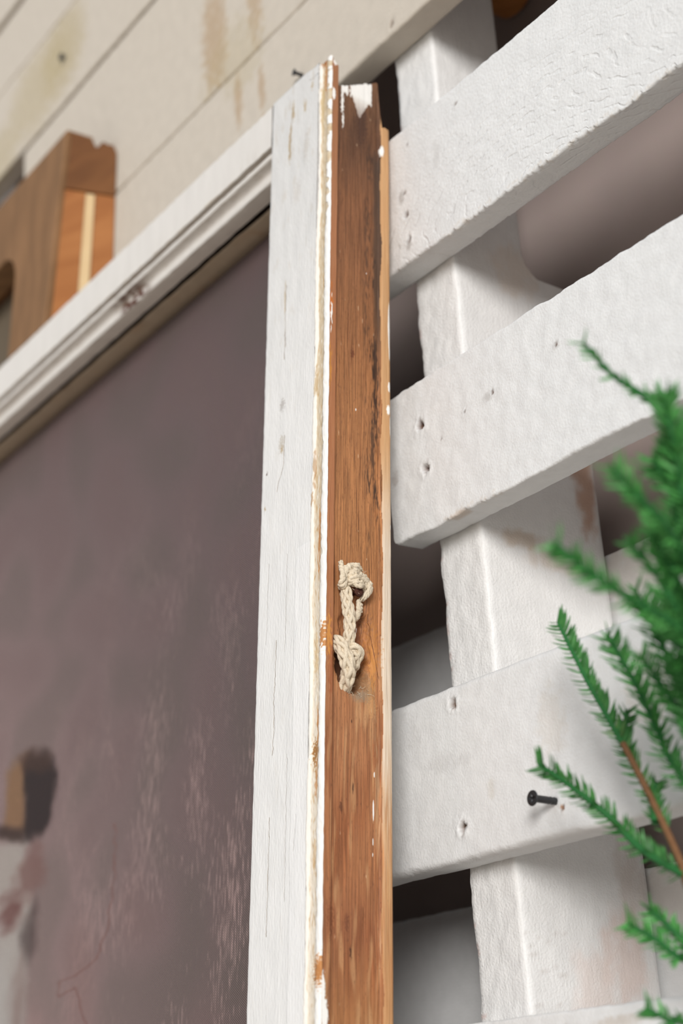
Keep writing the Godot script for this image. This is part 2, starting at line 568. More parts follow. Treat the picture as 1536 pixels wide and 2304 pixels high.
# upright pallet bearer: local x 0..0.040, y 0..1.95, z 0..-0.099, with a fork notch cut from behind
func stringer_mesh() -> ArrayMesh:
	var W := 0.0405
	var D := 0.0990
	var ys := []
	var y := 0.0
	while y < 1.96:
		ys.append(y)
		y += 0.02 if y < 0.9 or y > 1.70 else (0.0022 if y < 1.44 or y > 1.48 else 0.0011)
	var n_lo := 1.4470
	var n_hi := 2.2
	var rows := []
	var nx := 14
	var nz := 30
	for yy in ys:
		var zb := -D
		if yy > n_lo and yy < n_hi:
			var k: float = (yy - n_lo) / 0.0225
			zb = -0.0595 - 0.020 * (1.0 - sqrt(maxf(0.0, 1.0 - pow(1.0 - minf(k, 1.0), 2)))) - (0.012 if yy < n_lo + 0.0012 else 0.0)
		var ragl := 0.0011 * n1.get_noise_2d(yy * 70.0, 4.0) + 0.0014 * n2.get_noise_2d(yy * 28.0, 1.0)
		var ragr := 0.0004 * n1.get_noise_2d(yy * 60.0, 14.0)
		var row := PackedVector3Array()
		var c := 0.0012
		# front, from left to right
		for i in nx + 1:
			var x := lerpf(c, W - c, float(i) / nx)
			var bump := 0.0007 * n1.get_noise_2d(x * 120.0, yy * 60.0)
			row.append(Vector3(x + ragl * (1.0 - float(i) / nx) + ragr * float(i) / nx, yy, bump))
		# right side, front to back
		for i in nz + 1:
			var z := lerpf(-c, zb + c, float(i) / nz)
			row.append(Vector3(W + ragr * (1.0 - float(i) / nz) + 0.0004 * n1.get_noise_2d(z * 60.0, yy * 20.0), yy, z))
		row.append(Vector3(W - c, yy, zb))
		row.append(Vector3(c, yy, zb))
		row.append(Vector3(ragl * 0.4, yy, zb + c))
		row.append(Vector3(ragl, yy, -c))
		row.reverse()
		rows.append(row)
	rows.append(rows[-1].duplicate())
	var cb := lin(234, 233, 231)
	var st := [
		# z, y, rz, ry, colour, alpha on the right side
		[-0.088, 1.315, 0.010, 0.045, lin(178, 122, 80), 0.7], [-0.03, 1.264, 0.02, 0.006, lin(190, 160, 125), 0.5], [-0.06, 1.253, 0.03, 0.008, lin(200, 172, 140), 0.4],
		[-0.075, 1.02, 0.02, 0.03, lin(226, 205, 196), 0.7], [-0.05, 1.00, 0.02, 0.03, lin(228, 212, 204), 0.6], [-0.05, 1.45, 0.02, 0.02, lin(225, 205, 185), 0.4], [-0.06, 1.38, 0.006, 0.02, lin(190, 160, 130), 0.4],
		[-0.085, 1.06, 0.012, 0.03, lin(200, 185, 175), 0.5]]
	var col := func(p: Vector3, _i, _j):
		var c := cb
		if p.x > W - 0.003 and p.z < -0.001:
			for s in st:
				var d: float = pow((p.z - s[0]) / s[2], 2) + pow((p.y - s[1]) / s[3], 2) + 0.8 * n1.get_noise_2d(p.z * 90.0, p.y * 50.0)
				c = c.lerp(s[4], s[5] * smoothstep(1.4, 0.1, d))
			if p.z > -0.032 and p.y < 1.04 and n1.get_noise_2d(p.z * 60.0, p.y * 400.0) > 0.4:
				c = c.lerp(lin(190, 180, 172), 0.3)
		elif p.x < 0.0025 and p.z > -0.003:
			if n1.get_noise_2d(p.y * 90.0, 77.0) > 0.3:
				c = c.lerp(lin(200, 160, 150), 0.5)
		return c
	return skin(rows, true, col, func(p: Vector3, _i, j): return Vector2(p.y, p.x - p.z), true)

# ---------------------------------------------------------------- the brown wooden box at the left
func make_wooden_box():
	var t := thing("wooden_box", "raw brown wooden box with arched opening on top of the frame's top rail", "box", Vector3(-1.16, 1.594, 0))
	var fm := wood_mat(rgb(112, 84, 58), rgb(152, 114, 80), 128, 512, 5)
	var dm := wood_mat(rgb(84, 50, 24), rgb(130, 86, 48), 128, 512, 15)
	var om := wood_mat(rgb(124, 70, 32), rgb(172, 116, 68), 128, 512, 25)
	var cm := wood_mat(rgb(196, 166, 124), rgb(212, 186, 144), 64, 256, 35)
	var o := Vector3(-1.16, 1.594, 0)
	var H := 0.1795
	# right end: front edge and back edge, both slightly out of plumb; f = 0 front, 1 back
	var side := func(f: float, y: float, inset: float) -> Vector3:
		var k := y / H
		var a := Vector3(lerpf(-1.1320, -1.1001, k), 0, lerpf(0.0430, 0.0360, k))
		var b := Vector3(lerpf(-1.0890, -1.0738, k), 0, 0.001)
		var q := a.lerp(b, f)
		var yy := y + 1.594
		return Vector3(q.x - inset, yy - f * 0.0205 * k, q.z) - o
	# front panel with its arched opening, one outline pushed back
	var fr := PackedVector2Array()
	var x0 := -0.26
	var ow := -1.2000 + 1.16
	var ot := 0.110
	var e0: Vector3 = side.call(0.0, 0.0, 0.0)
	var e1: Vector3 = side.call(0.0, H, 0.0)
	fr.append(Vector2(e0.x, 0)); fr.append(Vector2(e1.x, H)); fr.append(Vector2(x0, H)); fr.append(Vector2(x0, 0)); fr.append(Vector2(x0 + 0.05, 0))
	for i in 9:
		var a := PI - PI / 2 * i / 8.0
		fr.append(Vector2(x0 + 0.05 + 0.030 + 0.030 * cos(a), ot - 0.030 + 0.030 * sin(a)))
	for i in 9:
		var a := PI / 2 - PI / 2 * i / 8.0
		fr.append(Vector2(ow - 0.030 + 0.030 * cos(a), ot - 0.030 + 0.030 * sin(a)))
	fr.append(Vector2(ow - 0.008, 0))
	part("front_panel", prism(fr, 0.0, 0.026, func(q: Vector2, h: float): return Vector3(q.x, q.y, 0.0430 - 0.039 * q.y - 0.026 + h), 0.001), fm, t)
	part("back_panel", box_mesh(Vector3(0.22, 0.165, 0.004), Vector3(-0.15, 0.083, 0.0035)), wood_mat(rgb(96, 86, 72), rgb(116, 104, 88), 64, 128, 45), t)  # its grey-brown has the shade inside the opening put into the colour
	var slab := func(called: String, ya: float, yb: float, fa: float, fb: float, inset: float, m: Material, notch: bool):
		# a piece of the right end between depth shares fa and fb
		var rows := []
		for k in 25:
			var f := lerpf(fa, fb, k / 24.0)
			var top := yb
			if notch:
				top -= 0.0075 * exp(-pow((f - 0.62) / 0.075, 2)) + 0.004 * smoothstep(0.06, 0.0, f) + 0.006 * smoothstep(0.93, 1.0, f) + 0.0015 * n1.get_noise_2d(f * 9.0, 3.0)
			var a: Vector3 = side.call(f, ya, inset)
			var b: Vector3 = side.call(f, top, inset)
			var bb := b - Vector3(0.0012, 0, 0)
			b.y -= 0.0012
			rows.append(PackedVector3Array([a, b, bb, Vector3(-0.20, bb.y, bb.z), Vector3(-0.20, a.y, a.z)] if notch else [a, b, bb, bb - Vector3(0.02, 0, 0), a - Vector3(0.02, 0, 0)]))
		rows.reverse()
		part(called, flat(skin(rows, true, null, func(p, i, j): return Vector2(p.z + p.x, p.y), true)), m, t)
	slab.call("rail_end", 0.1260, H, 0.10, 1.0, 0.0, dm, true)
	slab.call("side_post", 0.0, 0.1255, 0.10, 0.47, 0.0006, om, false)
	slab.call("side_strip", 0.0, 0.1255, 0.47, 0.65, 0.0020, cm, false)
	slab.call("side_post", 0.0, 0.1255, 0.65, 1.0, 0.0006, om, false)

func flat(m: ArrayMesh) -> ArrayMesh:
	var st := SurfaceTool.new()
	st.create_from(m, 0)
	st.deindex()
	var a := st.commit_to_arrays()
	var s2 := SurfaceTool.new()
	s2.begin(Mesh.PRIMITIVE_TRIANGLES)
	s2.set_smooth_group(-1)
	for i in a[Mesh.ARRAY_VERTEX].size():
		s2.set_uv(a[Mesh.ARRAY_TEX_UV][i])
		s2.add_vertex(a[Mesh.ARRAY_VERTEX][i])
	s2.generate_normals()
	return s2.commit()

# ---------------------------------------------------------------- the picture frame made from an old window sash
# frame space: x from the right side (0) to the left (negative), u up along the lean (0 = inner edge of top rail's face), n out of the back
const UB := -1.555
var F0 := Vector3(-0.6955, 1.5511, 0.002)

func fp(x: float, u: float, n: float) -> Vector3:
	return Vector3(x, u, n)

func make_frame():
	var t := thing("picture_frame", "old white window sash with bare orange wood side, framing a dark print", "picture frame", F0)
	t.rotation.x = -LEAN
	var white: StandardMaterial3D = M.white.duplicate()
	white.vertex_color_use_as_albedo = false
	white.albedo_color = rgb(238, 235, 231)
	# --- textures of the visible stile
	var fw := 224
	var fh := 2048
	var X := func(x: float) -> float: return (x + 0.0710) / 0.0600 * fw
	var Y := func(u: float) -> float: return (0.045 - u) / 0.655 * fh
	var fc := paint(fw, fh, func(x, y):
		var s: float = n1.get_noise_2d(x * 0.33, y * 0.012)
		var s2: float = n2.get_noise_2d(x * 0.02, y * 0.008)
		var up: float = smoothstep(900.0, 0.0, float(y))
		var k: float = 0.905 - 0.045 * smoothstep(900.0, 100.0, float(y)) + 0.018 * s + 0.012 * s2  # paint darkens towards the top, light falloff put into the colour
		var dirt: float = smoothstep(0.30, 0.75, n3.get_noise_2d(x * 0.03 + 40.0, y * 0.011)) * (0.12 + 0.35 * up)
		return Color(k, k * 0.992, k * 0.98).lerp(rgb(188, 172, 150), dirt * 0.5))
	var fb := paint(fw, fh, func(x, y):
		var v: float = 0.6 + 0.20 * n1.get_noise_2d(x * 0.30, y * 0.010) + 0.18 * n1.get_noise_2d(x * 0.14 + 9.0, y * 0.055)
		return Color(v, v, v))
	var tn := rgb(178, 152, 112)
	var dk := rgb(120, 104, 88)
	for c in [[-0.0442, 0.017, 7, 26, tn, 0.8], [-0.0475, -0.0094, 7, 40, tn, 0.75], [-0.0465, 0.003, 5, 16, tn, 0.8], [-0.049, -0.126, 4, 40, tn, 0.5], [-0.048, -0.153, 3, 22, dk, 0.5], [-0.0491, -0.1986, 12, 14, rgb(178, 172, 166), 0.7], [-0.049, -0.225, 14, 20, rgb(190, 180, 165), 0.6], [-0.0485, -0.229, 6, 8, tn, 0.7], [-0.0649, -0.2395, 3, 5, rgb(70, 48, 34), 0.95], [-0.066, -0.262, 3, 5, tn, 0.8], [-0.03, 0.012, 7, 16, tn, 0.6], [-0.022, 0.024, 6, 12, tn, 0.6], [-0.028, -0.02, 14, 40, rgb(200, 192, 182), 0.5], [-0.038, -0.05, 20, 30, rgb(205, 198, 190), 0.5]]:
		blot(fc, X.call(c[0]), Y.call(c[1]), c[2], c[3], c[4], c[5], 0.9, 0.5, 0.12)
	var cracks := [
		[[-0.0496, -0.350], [-0.0498, -0.375], [-0.0506, -0.385], [-0.0500, -0.400], [-0.0508, -0.4175]],
		[[-0.0524, -0.4521], [-0.0520, -0.480], [-0.0525, -0.5166]],
		[[-0.0457, -0.221], [-0.0470, -0.2415], [-0.0519, -0.2511], [-0.053, -0.256]],
		[[-0.0478, -0.115], [-0.0486, -0.135], [-0.0476, -0.160], [-0.0486, -0.168]],
		[[-0.0440, 0.020], [-0.0468, 0.006], [-0.0472, -0.010], [-0.0482, -0.0185]],
		[[-0.060, -0.30], [-0.0606, -0.35]], [[-0.040, -0.30], [-0.0405, -0.36]], [[-0.036, -0.42], [-0.0355, -0.50]], [[-0.0255, -0.455], [-0.028, -0.475]]]
	var ci := 0
	for c in cracks:
		var pts := []
		for q in c:
			pts.append(Vector2(X.call(q[0]), Y.call(q[1])))
		stroke(fc, pts, 0.9, rgb(146, 128, 108), 0.75 if ci < 5 else 0.25, 3.0)
		stroke(fb, pts, 1.1, Color(0.1, 0.1, 0.1), 0.8, 3.0)
		ci += 1
	# a lapped paint edge down the lower half
	for y in range(int(Y.call(-0.30)), fh):
		var e: float = X.call(-0.0304 - 0.0006 * n2.get_noise_2d(y * 0.004, 2.0))
		for x in range(int(e), fw):
			var q := fb.get_pixel(x, y).r + 0.22
			fb.set_pixel(x, y, Color(q, q, q))
			fc.set_pixel(x, y, fc.get_pixel(x, y).lerp(Color(0.95, 0.945, 0.935), 0.5))
	var front := skin_mat(fc, fb, 0.06, 0.5, 0.35)
	# --- body of the stile: outline seen from the right, (−n, u)
	var body := PackedVector2Array([Vector2(-0.0462, UB), Vector2(-0.0005, UB), Vector2(-0.0005, -0.006), Vector2(-0.0066, -0.006), Vector2(-0.0080, 0.029), Vector2(-0.016, 0.027), Vector2(-0.028, 0.020), Vector2(-0.0365, 0.0150), Vector2(-0.0392, 0.0148), Vector2(-0.0412, 0.025), Vector2(-0.0440, 0.0300), Vector2(-0.0462, 0.0345)])
	part("stile", prism(body, -0.0700, -0.0160, along_x, 0.0005), white, t)
	# painted face of the stile
	var rows := []
	var us := []
	var u := 0.0385
	while u > -0.64:
		us.append(u)
		u -= 0.0013
	while u > UB:
		us.append(u)
		u -= 0.02
	us.append(UB)
	for uu in us:
		var row := PackedVector3Array()
		var wob := 0.0004 * n1.get_noise_2d(uu * 60.0, 3.0)
		row.append(Vector3(-0.0704 + wob, minf(uu, 0.0345), 0.0400))
		row.append(Vector3(-0.0704 + wob, uu, 0.0460))
		row.append(Vector3(-0.0699 + wob, uu, 0.0467))
		for k in 25:
			var x := lerpf(-0.0694, -0.0146, k / 24.0)
			# the top is cut along the rail with a dip near the right corner
			var uq: float = uu
			if uu > 0.03:
				uq = uu - 0.003 * smoothstep(-0.035, -0.018, x) * (0.6 + 0.6 * n1.get_noise_2d(x * 300.0, 5.0))
			row.append(Vector3(x + wob * (1.0 - k / 24.0), uq, 0.0468 + 0.00025 * n1.get_noise_2d(x * 90.0, uu * 25.0)))
		rows.append(row)
	# close the top edge
	var cap := PackedVector3Array()
	for q in rows[0]:
		cap.append(Vector3(q.x, q.y - 0.0006, minf(q.z, 0.0452)))
	rows.push_front(cap)
	rows.reverse()
	part("painted_face", skin(rows, false, null, func(p: Vector3, _i, _j): return Vector2((p.x + 0.0710) / 0.0600, (0.045 - p.y) / 0.655)), front, t)
	make_strip(t, us)
	make_side(t)
	# left stile and rails
	part("stile", prism(PackedVector2Array([Vector2(-0.0468, UB), Vector2(-0.0005, UB), Vector2(-0.0005, 0.038), Vector2(-0.0468, 0.038)]), -0.90, -0.83, along_x, 0.001), white, t)
	make_rail(t)
	part("bottom_rail", prism(PackedVector2Array([Vector2(-0.0468, UB + 0.001), Vector2(-0.0005, UB + 0.001), Vector2(-0.0005, UB + 0.09), Vector2(-0.0468, UB + 0.08)]), -0.8299, -0.0705, along_x, 0.001), white, t)
	make_canvas(t)

# beaded strip between the white face and the bare side
func make_strip(t: Node3D, us: Array):
	var w := 64
	var h := 2048
	var Y := func(u: float) -> float: return (0.045 - u) / 0.655 * h
	var im := paint(w, h, func(x, y):
		var f: float = x / 64.0
		var l: float = 0.20 + 0.05 * n1.get_noise_2d(y * 0.02, 3.0) + 0.05 * n2.get_noise_2d(y * 0.006, 31.0)
		var r: float = 0.72 + 0.13 * n1.get_noise_2d(y * 0.025, 13.0) + 0.10 * n2.get_noise_2d(y * 0.005, 17.0) + 0.42 * smoothstep(520.0, 160.0, float(y)) * smoothstep(-0.25, 0.3, n1.get_noise_2d(y * 0.03, 77.0))
		var low: float = smoothstep(700.0, 1500.0, float(y))
		var beige: Color = rgb(206, 188, 160).lerp(rgb(226, 214, 196), low)
		var sp: float = n3.get_noise_2d(x * 0.11, y * 0.035)
		beige = beige.lerp(rgb(186, 150, 104), clampf((sp - 0.28) * 1.8, 0, 0.75))
		beige = beige.lerp(rgb(236, 230, 220), clampf((-sp - 0.25) * 1.6, 0, 0.7))
		var c: Color = rgb(236, 230, 221)
		var m: float = smoothstep(l, l + 0.06, f) * smoothstep(r + 0.03, r - 0.03, f)
		c = c.lerp(beige, m)
		if f > r + 0.03:
			c = rgb(240, 237, 232)
		return c)
	var hb := paint(w, h, func(x, y):
		var c: Color = im.get_pixel(x, y)
		var v: float = 0.25 + 0.55 * smoothstep(0.72, 0.9, c.b) + 0.12 * n1.get_noise_2d(x * 0.2, y * 0.06)
		return Color(v, v, v))
	var og := rgb(186, 120, 62)
	var wd := rgb(160, 104, 62)
	for c in [[0.6, -0.30, 8, 70, og, 0.8], [0.6, -0.41, 6, 40, og, 0.8], [0.45, -0.425, 14, 24, rgb(150, 98, 44), 0.85], [0.55, -0.44, 7, 30, og, 0.7], [0.45, 0.034, 16, 16, wd, 0.95], [0.55, 0.02, 12, 40, og, 0.7], [0.3, 0.0, 9, 60, rgb(196, 172, 130), 0.8], [0.6, -0.03, 10, 60, rgb(214, 196, 166), 0.7], [0.85, -0.5385, 24, 26, og, 0.9], [0.2, -0.20, 5, 30, rgb(170, 140, 96), 0.6], [0.2, -0.255, 5, 40, rgb(170, 130, 90), 0.6], [0.12, -0.275, 4, 20, rgb(170, 130, 90), 0.6], [0.5, -0.48, 9, 30, rgb(200, 160, 110), 0.5], [0.45, -0.37, 10, 40, rgb(205, 172, 122), 0.6], [0.9, -0.3602, 14, 24, og, 0.9]]:
		blot(im, c[0] * w, Y.call(c[1]), c[2], c[3], c[4], c[5], 0.9, 0.4, 0.12)
	var m := skin_mat(im, hb, 0.07, 0.55, 0.35)
	var rows := []
	for uu in us:
		if uu > 0.034:
			continue
		var row := PackedVector3Array()
		var wl := 0.0007 * n1.get_noise_2d(uu * 70.0, 8.0) + 0.0014 * n2.get_noise_2d(uu * 9.0, 12.0)
		if uu > -0.1:
			wl += 0.0022 * smoothstep(-0.12, -0.04, uu)
		var wr := 0.0005 * n1.get_noise_2d(uu * 90.0, 28.0)
		for k in 13:
			var f := k / 12.0
			var x := lerpf(-0.0146 + wl, -0.0002 + wr, f)
			var z := 0.0470 + 0.0009 * exp(-pow((f - 0.1) / 0.09, 2)) - 0.0007 * smoothstep(0.15, 0.3, f) * smoothstep(0.75, 0.6, f) + 0.0006 * exp(-pow((f - 0.85) / 0.12, 2))
			z += 0.0004 * n1.get_noise_2d(uu * 160.0, f * 6.0)
			z -= 0.0005 * smoothstep(0.7, 0.9, f) * smoothstep(0.1, 0.4, n1.get_noise_2d(uu * 45.0, 61.0))
			if k == 0:
				z = 0.0462
			row.append(Vector3(x, uu, z))
		row.append(Vector3(0.0004 + wr, uu, 0.0466))
		row.append(Vector3(0.0005 + wr, uu, 0.0461))
		row.append(Vector3(-0.0006, uu, 0.0457))
		rows.append(row)
	rows.reverse()
	part("bead_strip", skin(rows, false, null, func(p: Vector3, _i, j): return Vector2(clampf(j / 12.0, 0.01, 0.99), (0.045 - p.y) / 0.655)), m, t)

# bare wooden right side with its groove, paint remains and the hollow for the cord
func side_top(n: float) -> float:
	if n > 0.0410:
		return lerpf(0.0275, 0.0332, (n - 0.041) / 0.0052) + 0.0012 * n1.get_noise_2d(n * 900.0, 1.0)
	if n > 0.0385:
		return lerpf(0.0150, 0.0264, (n - 0.0385) / 0.0025)
	if n > 0.0078:
		return lerpf(0.0310, 0.0150, (n - 0.0078) / 0.0307) + 0.0020 * n1.get_noise_2d(n * 500.0, 6.0)
	if n > 0.0064:
		return lerpf(-0.0045, 0.0310, (n - 0.0064) / 0.0014)
	return -0.0050 + 0.001 * n1.get_noise_2d(n * 800.0, 2.0)

func hollow(u: float, n: float) -> float:
	var a := pow((u + 0.374) / 0.0155, 2) + pow((n - 0.0255) / 0.0115, 2)
	a += 0.35 * n1.get_noise_2d(u * 140.0, n * 140.0)
	var d := 0.0110 * smoothstep(1.15, 0.35, a)
	var b := pow((u + 0.350) / 0.020, 2) + pow((n - 0.0240) / 0.0110, 2) + 0.3 * n1.get_noise_2d(u * 120.0, n * 160.0 + 5.0)
	d = maxf(d, 0.0040 * smoothstep(1.1, 0.3, b))
	# splintered patch at the right of the hollow
	var c := pow((u + 0.362) / 0.022, 2) + pow((n - 0.0165) / 0.0062, 2)
	d += 0.0018 * smoothstep(1.1, 0.5, c) * (0.5 + n1.get_noise_2d(u * 60.0, n * 420.0))
	return d

func make_side(t: Node3D):
	var w := 320
	var h := 2048
	var X := func(n: float) -> float: return (0.0468 - n) / 0.0468 * w
	var Y := func(u: float) -> float: return (0.045 - u) / 0.655 * h
	var stops := [[0.045, rgb(132, 92, 64)], [0.0, rgb(112, 78, 56)], [-0.03, rgb(110, 74, 52)], [-0.07, rgb(132, 86, 56)], [-0.12, rgb(146, 96, 62)], [-0.20, rgb(168, 112, 70)], [-0.30, rgb(176, 118, 72)], [-0.40, rgb(174, 116, 76)], [-0.48, rgb(172, 112, 72)], [-0.517, rgb(156, 98, 64)], [-0.56, rgb(172, 114, 70)], [-0.61, rgb(176, 116, 72)]]
	var im := paint(w, h, func(x, y):
		var u: float = 0.045 - y / 2048.0 * 0.655
		var n: float = 0.0468 - x / 320.0 * 0.0468
		var c: Color = stops[0][1]
		for i in stops.size() - 1:
			if u <= stops[i][0]:
				c = stops[i][1].lerp(stops[i + 1][1], clampf((stops[i][0] - u) / (stops[i][0] - stops[i + 1][0]), 0, 1))
		var gx: float = x + 5.0 * n2.get_noise_2d(x * 0.01, y * 0.0025)
		var g: float = n1.get_noise_2d(gx * 0.20, y * 0.004)
		var g2: float = n1.get_noise_2d(gx * 0.45 + 60.0, y * 0.010)
		var line: float = smoothstep(0.25, 0.6, n3.get_noise_2d(gx * 0.24 + 9.0, y * 0.0045))
		var k: float = 0.97 + 0.24 * g + 0.20 * g2
		c = Color(c.r * k, c.g * k, c.b * k)
		var lower: float = smoothstep(-0.40, -0.33, u)
		c = c.lerp(Color(c.r * 0.55, c.g * 0.45, c.b * 0.38), line * (0.12 + 0.40 * lower))
		var rd: float = n2.get_noise_2d(x * 0.012 + 20.0, y * 0.004)
		c = c.lerp(Color(c.r * 0.84, c.g * 0.74, c.b * 0.68), clampf(rd, 0.0, 1.0) * (1.0 - lower) * 0.8)
		# lighter worn smears low down
		var pale: float = smoothstep(0.15, 0.6, n3.get_noise_2d(x * 0.022 + 70.0, y * 0.006)) * (1.0 - lower)
		c = c.lerp(rgb(206, 160, 112), pale * 0.5)
		# fine dark pores
		var pore: float = smoothstep(0.35, 0.62, n1.get_noise_2d(gx * 0.55 + 17.0, y * 0.028))
		c = c.lerp(Color(c.r * 0.58, c.g * 0.48, c.b * 0.42), pore * (0.22 + 0.33 * lower))
		# black mould on the back half higher up
		var mould: float = smoothstep(-0.33, -0.26, u) * smoothstep(0.03, -0.05, u) * smoothstep(0.022, 0.012, n) * smoothstep(0.0065, 0.0085, n)
		var sp: float = n1.get_noise_2d(x * 0.10 + 30.0, y * 0.030) + 0.6 * n2.get_noise_2d(x * 0.02, y * 0.006 + 8.0)
		c = c.lerp(rgb(58, 42, 34), clampf(mould * smoothstep(0.05, 0.75, sp) * 0.95, 0, 0.9))
		var sp2: float = n1.get_noise_2d(x * 0.16 + 90.0, y * 0.05)
		c = c.lerp(rgb(84, 56, 40), smoothstep(0.42, 0.7, sp2) * 0.55)
		var stripe: float = smoothstep(0.0125, 0.0095, n + 0.0012 * n1.get_noise_2d(y * 0.012, 5.0)) * smoothstep(-0.20, -0.13, u) * smoothstep(-0.020, -0.035, u)
		c = c.lerp(rgb(74, 58, 48), stripe * 0.75)
		var gy: float = (c.r + c.g + c.b) / 3.0
		c = c.lerp(Color(gy, gy, gy), 0.07)
		var base_c := c
		if n > 0.0408:
			# front lip
			var lip: Color = rgb(176, 120, 82).lerp(rgb(152, 98, 66), 0.5 + 0.5 * n3.get_noise_2d(x * 0.2, y * 0.006))
			lip = lip.lerp(rgb(186, 138, 100), smoothstep(0.2, 0.6, n1.get_noise_2d(x * 0.3, y * 0.01 + 50.0)) * 0.5)
			c = lip.lerp(rgb(154, 108, 78), smoothstep(-0.16, -0.02, u) * 0.6)
			c = c.lerp(base_c, smoothstep(-0.37, -0.42, u) * 0.85)
		elif n < 0.0068 + 0.0007 * n1.get_noise_2d(y * 0.006, 3.0):
			# rear strip: pale, bleached to grey white lower down
			var edge: Color = rgb(206, 166, 122).lerp(rgb(182, 134, 90), 0.5 + 0.5 * n1.get_noise_2d(x * 0.25, y * 0.008))
			var wash: Color = rgb(230, 221, 208).lerp(rgb(204, 184, 160), 0.5 + 0.6 * n1.get_noise_2d(x * 0.3, y * 0.012))
			c = edge.lerp(wash, smoothstep(-0.22, -0.31, u) * smoothstep(-0.52, -0.42, u) * 0.9)
			var worn: float = smoothstep(-0.40, -0.47, u) * clampf(0.55 + 0.8 * n1.get_noise_2d(x * 0.22, y * 0.01 + 33.0), 0.0, 1.0)
			c = c.lerp(base_c.lerp(rgb(210, 160, 108), 0.45), worn)
		elif n < 0.0135:
			# bleached streaks that reach in from the rear edge low down
			var str2: float = smoothstep(0.1, 0.6, n1.get_noise_2d(x * 0.16 + 5.0, y * 0.007)) * smoothstep(0.0135, 0.0075, n) * smoothstep(-0.37, -0.43, u)
			c = c.lerp(rgb(214, 176, 134), str2 * 0.6)
		return c)
	var hb := paint(w, h, func(x, y):
		var gx: float = x + 5.0 * n2.get_noise_2d(x * 0.01, y * 0.0025)
		var v: float = 0.5 + 0.22 * n1.get_noise_2d(gx * 0.20, y * 0.004) + 0.15 * n1.get_noise_2d(gx * 0.45 + 60.0, y * 0.010)
		v -= 0.25 * smoothstep(0.25, 0.6, n3.get_noise_2d(gx * 0.24 + 9.0, y * 0.0045))
		return Color(v, v, v))
	var wh := rgb(240, 238, 233)
	var dk := rgb(70, 46, 34)
	# [n, u, rx, ry, colour, alpha, ragged]
	for c in [[0.0205, -0.006, 34, 60, rgb(72, 50, 42), 0.7, 0.8], [0.024, -0.016, 60, 40, rgb(78, 54, 42), 0.5, 0.8], [0.0102, -0.175, 12, 60, rgb(56, 42, 36), 0.6, 0.9], [0.012, -0.235, 12, 70, rgb(56, 42, 36), 0.6, 0.9], [0.0104, -0.2635, 8, 30, rgb(56, 42, 36), 0.6, 0.9],
		[0.0267, -0.1772, 10, 13, rgb(98, 54, 36), 0.75, 0.6], [0.0447, -0.150, 9, 40, rgb(196, 108, 44), 0.85, 0.9], [0.0452, -0.1923, 12, 52, rgb(196, 134, 66), 0.95, 0.5], [0.044, -0.3602, 16, 46, rgb(204, 140, 70), 0.9, 0.8],
		[0.0326, -0.453, 8, 12, rgb(100, 62, 42), 0.8, 0.9], [0.0249, -0.4419, 4, 10, dk, 0.9, 0.5], [0.0259, -0.5277, 5, 13, dk, 0.9, 0.7], [0.0400, -0.512, 26, 30, rgb(122, 70, 44), 0.6, 0.9], [0.0285, -0.513, 12, 16, rgb(110, 66, 46), 0.6, 0.9], [0.018, -0.508, 8, 20, rgb(120, 76, 50), 0.4, 0.9], [0.026, -0.405, 3, 4, dk, 0.9, 0.3],
		[0.012, -0.36, 34, 60, rgb(186, 124, 66), 0.6, 0.9], [0.014, -0.385, 30, 26, rgb(172, 136, 98), 0.6, 0.8], [0.0285, -0.370, 70, 46, rgb(84, 56, 40), 0.8, 0.5], [0.019, -0.379, 44, 34, rgb(150, 114, 82), 0.8, 0.7], [0.020, -0.343, 24, 20, rgb(116, 80, 60), 0.75, 0.8], [0.019, -0.352, 14, 40, rgb(120, 72, 48), 0.7, 0.8], [0.021, -0.3895, 52, 13, rgb(150, 130, 108), 0.85, 0.9], [0.0115, -0.372, 16, 50, rgb(206, 142, 78), 0.7, 0.9], [0.012, -0.395, 22, 22, rgb(200, 150, 100), 0.6, 0.9], [0.009, -0.44, 9, 90, rgb(176, 148, 116), 0.5, 0.8], [0.0105, -0.40, 10, 60, rgb(168, 138, 106), 0.4, 0.8],  # hollow darkened by painted depth shade, with dust and splinter colours
		[0.041, -0.38, 22, 60, rgb(150, 86, 54), 0.6, 0.7]]:
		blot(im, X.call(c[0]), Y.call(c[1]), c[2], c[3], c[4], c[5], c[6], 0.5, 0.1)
	# chips and dribbles of white paint
	for c in [[0.0013, -0.152, 7, 58, 0.1], [0.0010, -0.170, 5, 20, 0.3], [0.0014, -0.1935, 8, 12, 0.2], [0.0022, -0.209, 10, 11, 0.3], [0.0006, -0.220, 5, 22, 0.3], [0.0004, -0.2848, 4, 5, 0.3], [0.0062, -0.0235, 9, 13, 0.4], [0.0108, -0.4325, 3, 5, 0.2], [0.0114, -0.452, 4, 20, 0.2], [0.0116, -0.469, 2.5, 7, 0.2], [0.0118, -0.476, 2, 4, 0.2], [0.0445, 0.0045, 10, 16, 0.3], [0.0435, 0.030, 12, 9, 0.5], [0.0446, -0.157, 4, 30, 1.2], [0.0452, -0.549, 9, 34, 0.4], [0.0440, -0.562, 15, 36, 0.4], [0.0355, 0.004, 8, 26, 0.9], [0.0350, -0.010, 5, 18, 0.9], [0.020, -0.35, 3, 5, 0.4], [0.0165, -0.1175, 2, 2, 0.1], [0.024, -0.214, 3, 3, 0.1]]:
		blot(im, X.call(c[0]), Y.call(c[1]), c[2], c[3], wh, 1.0, c[4], 0.15, 0.15)
		blot(hb, X.call(c[0]), Y.call(c[1]), c[2], c[3], Color(0.95, 0.95, 0.95), 0.9, c[4], 0.2, 0.15)
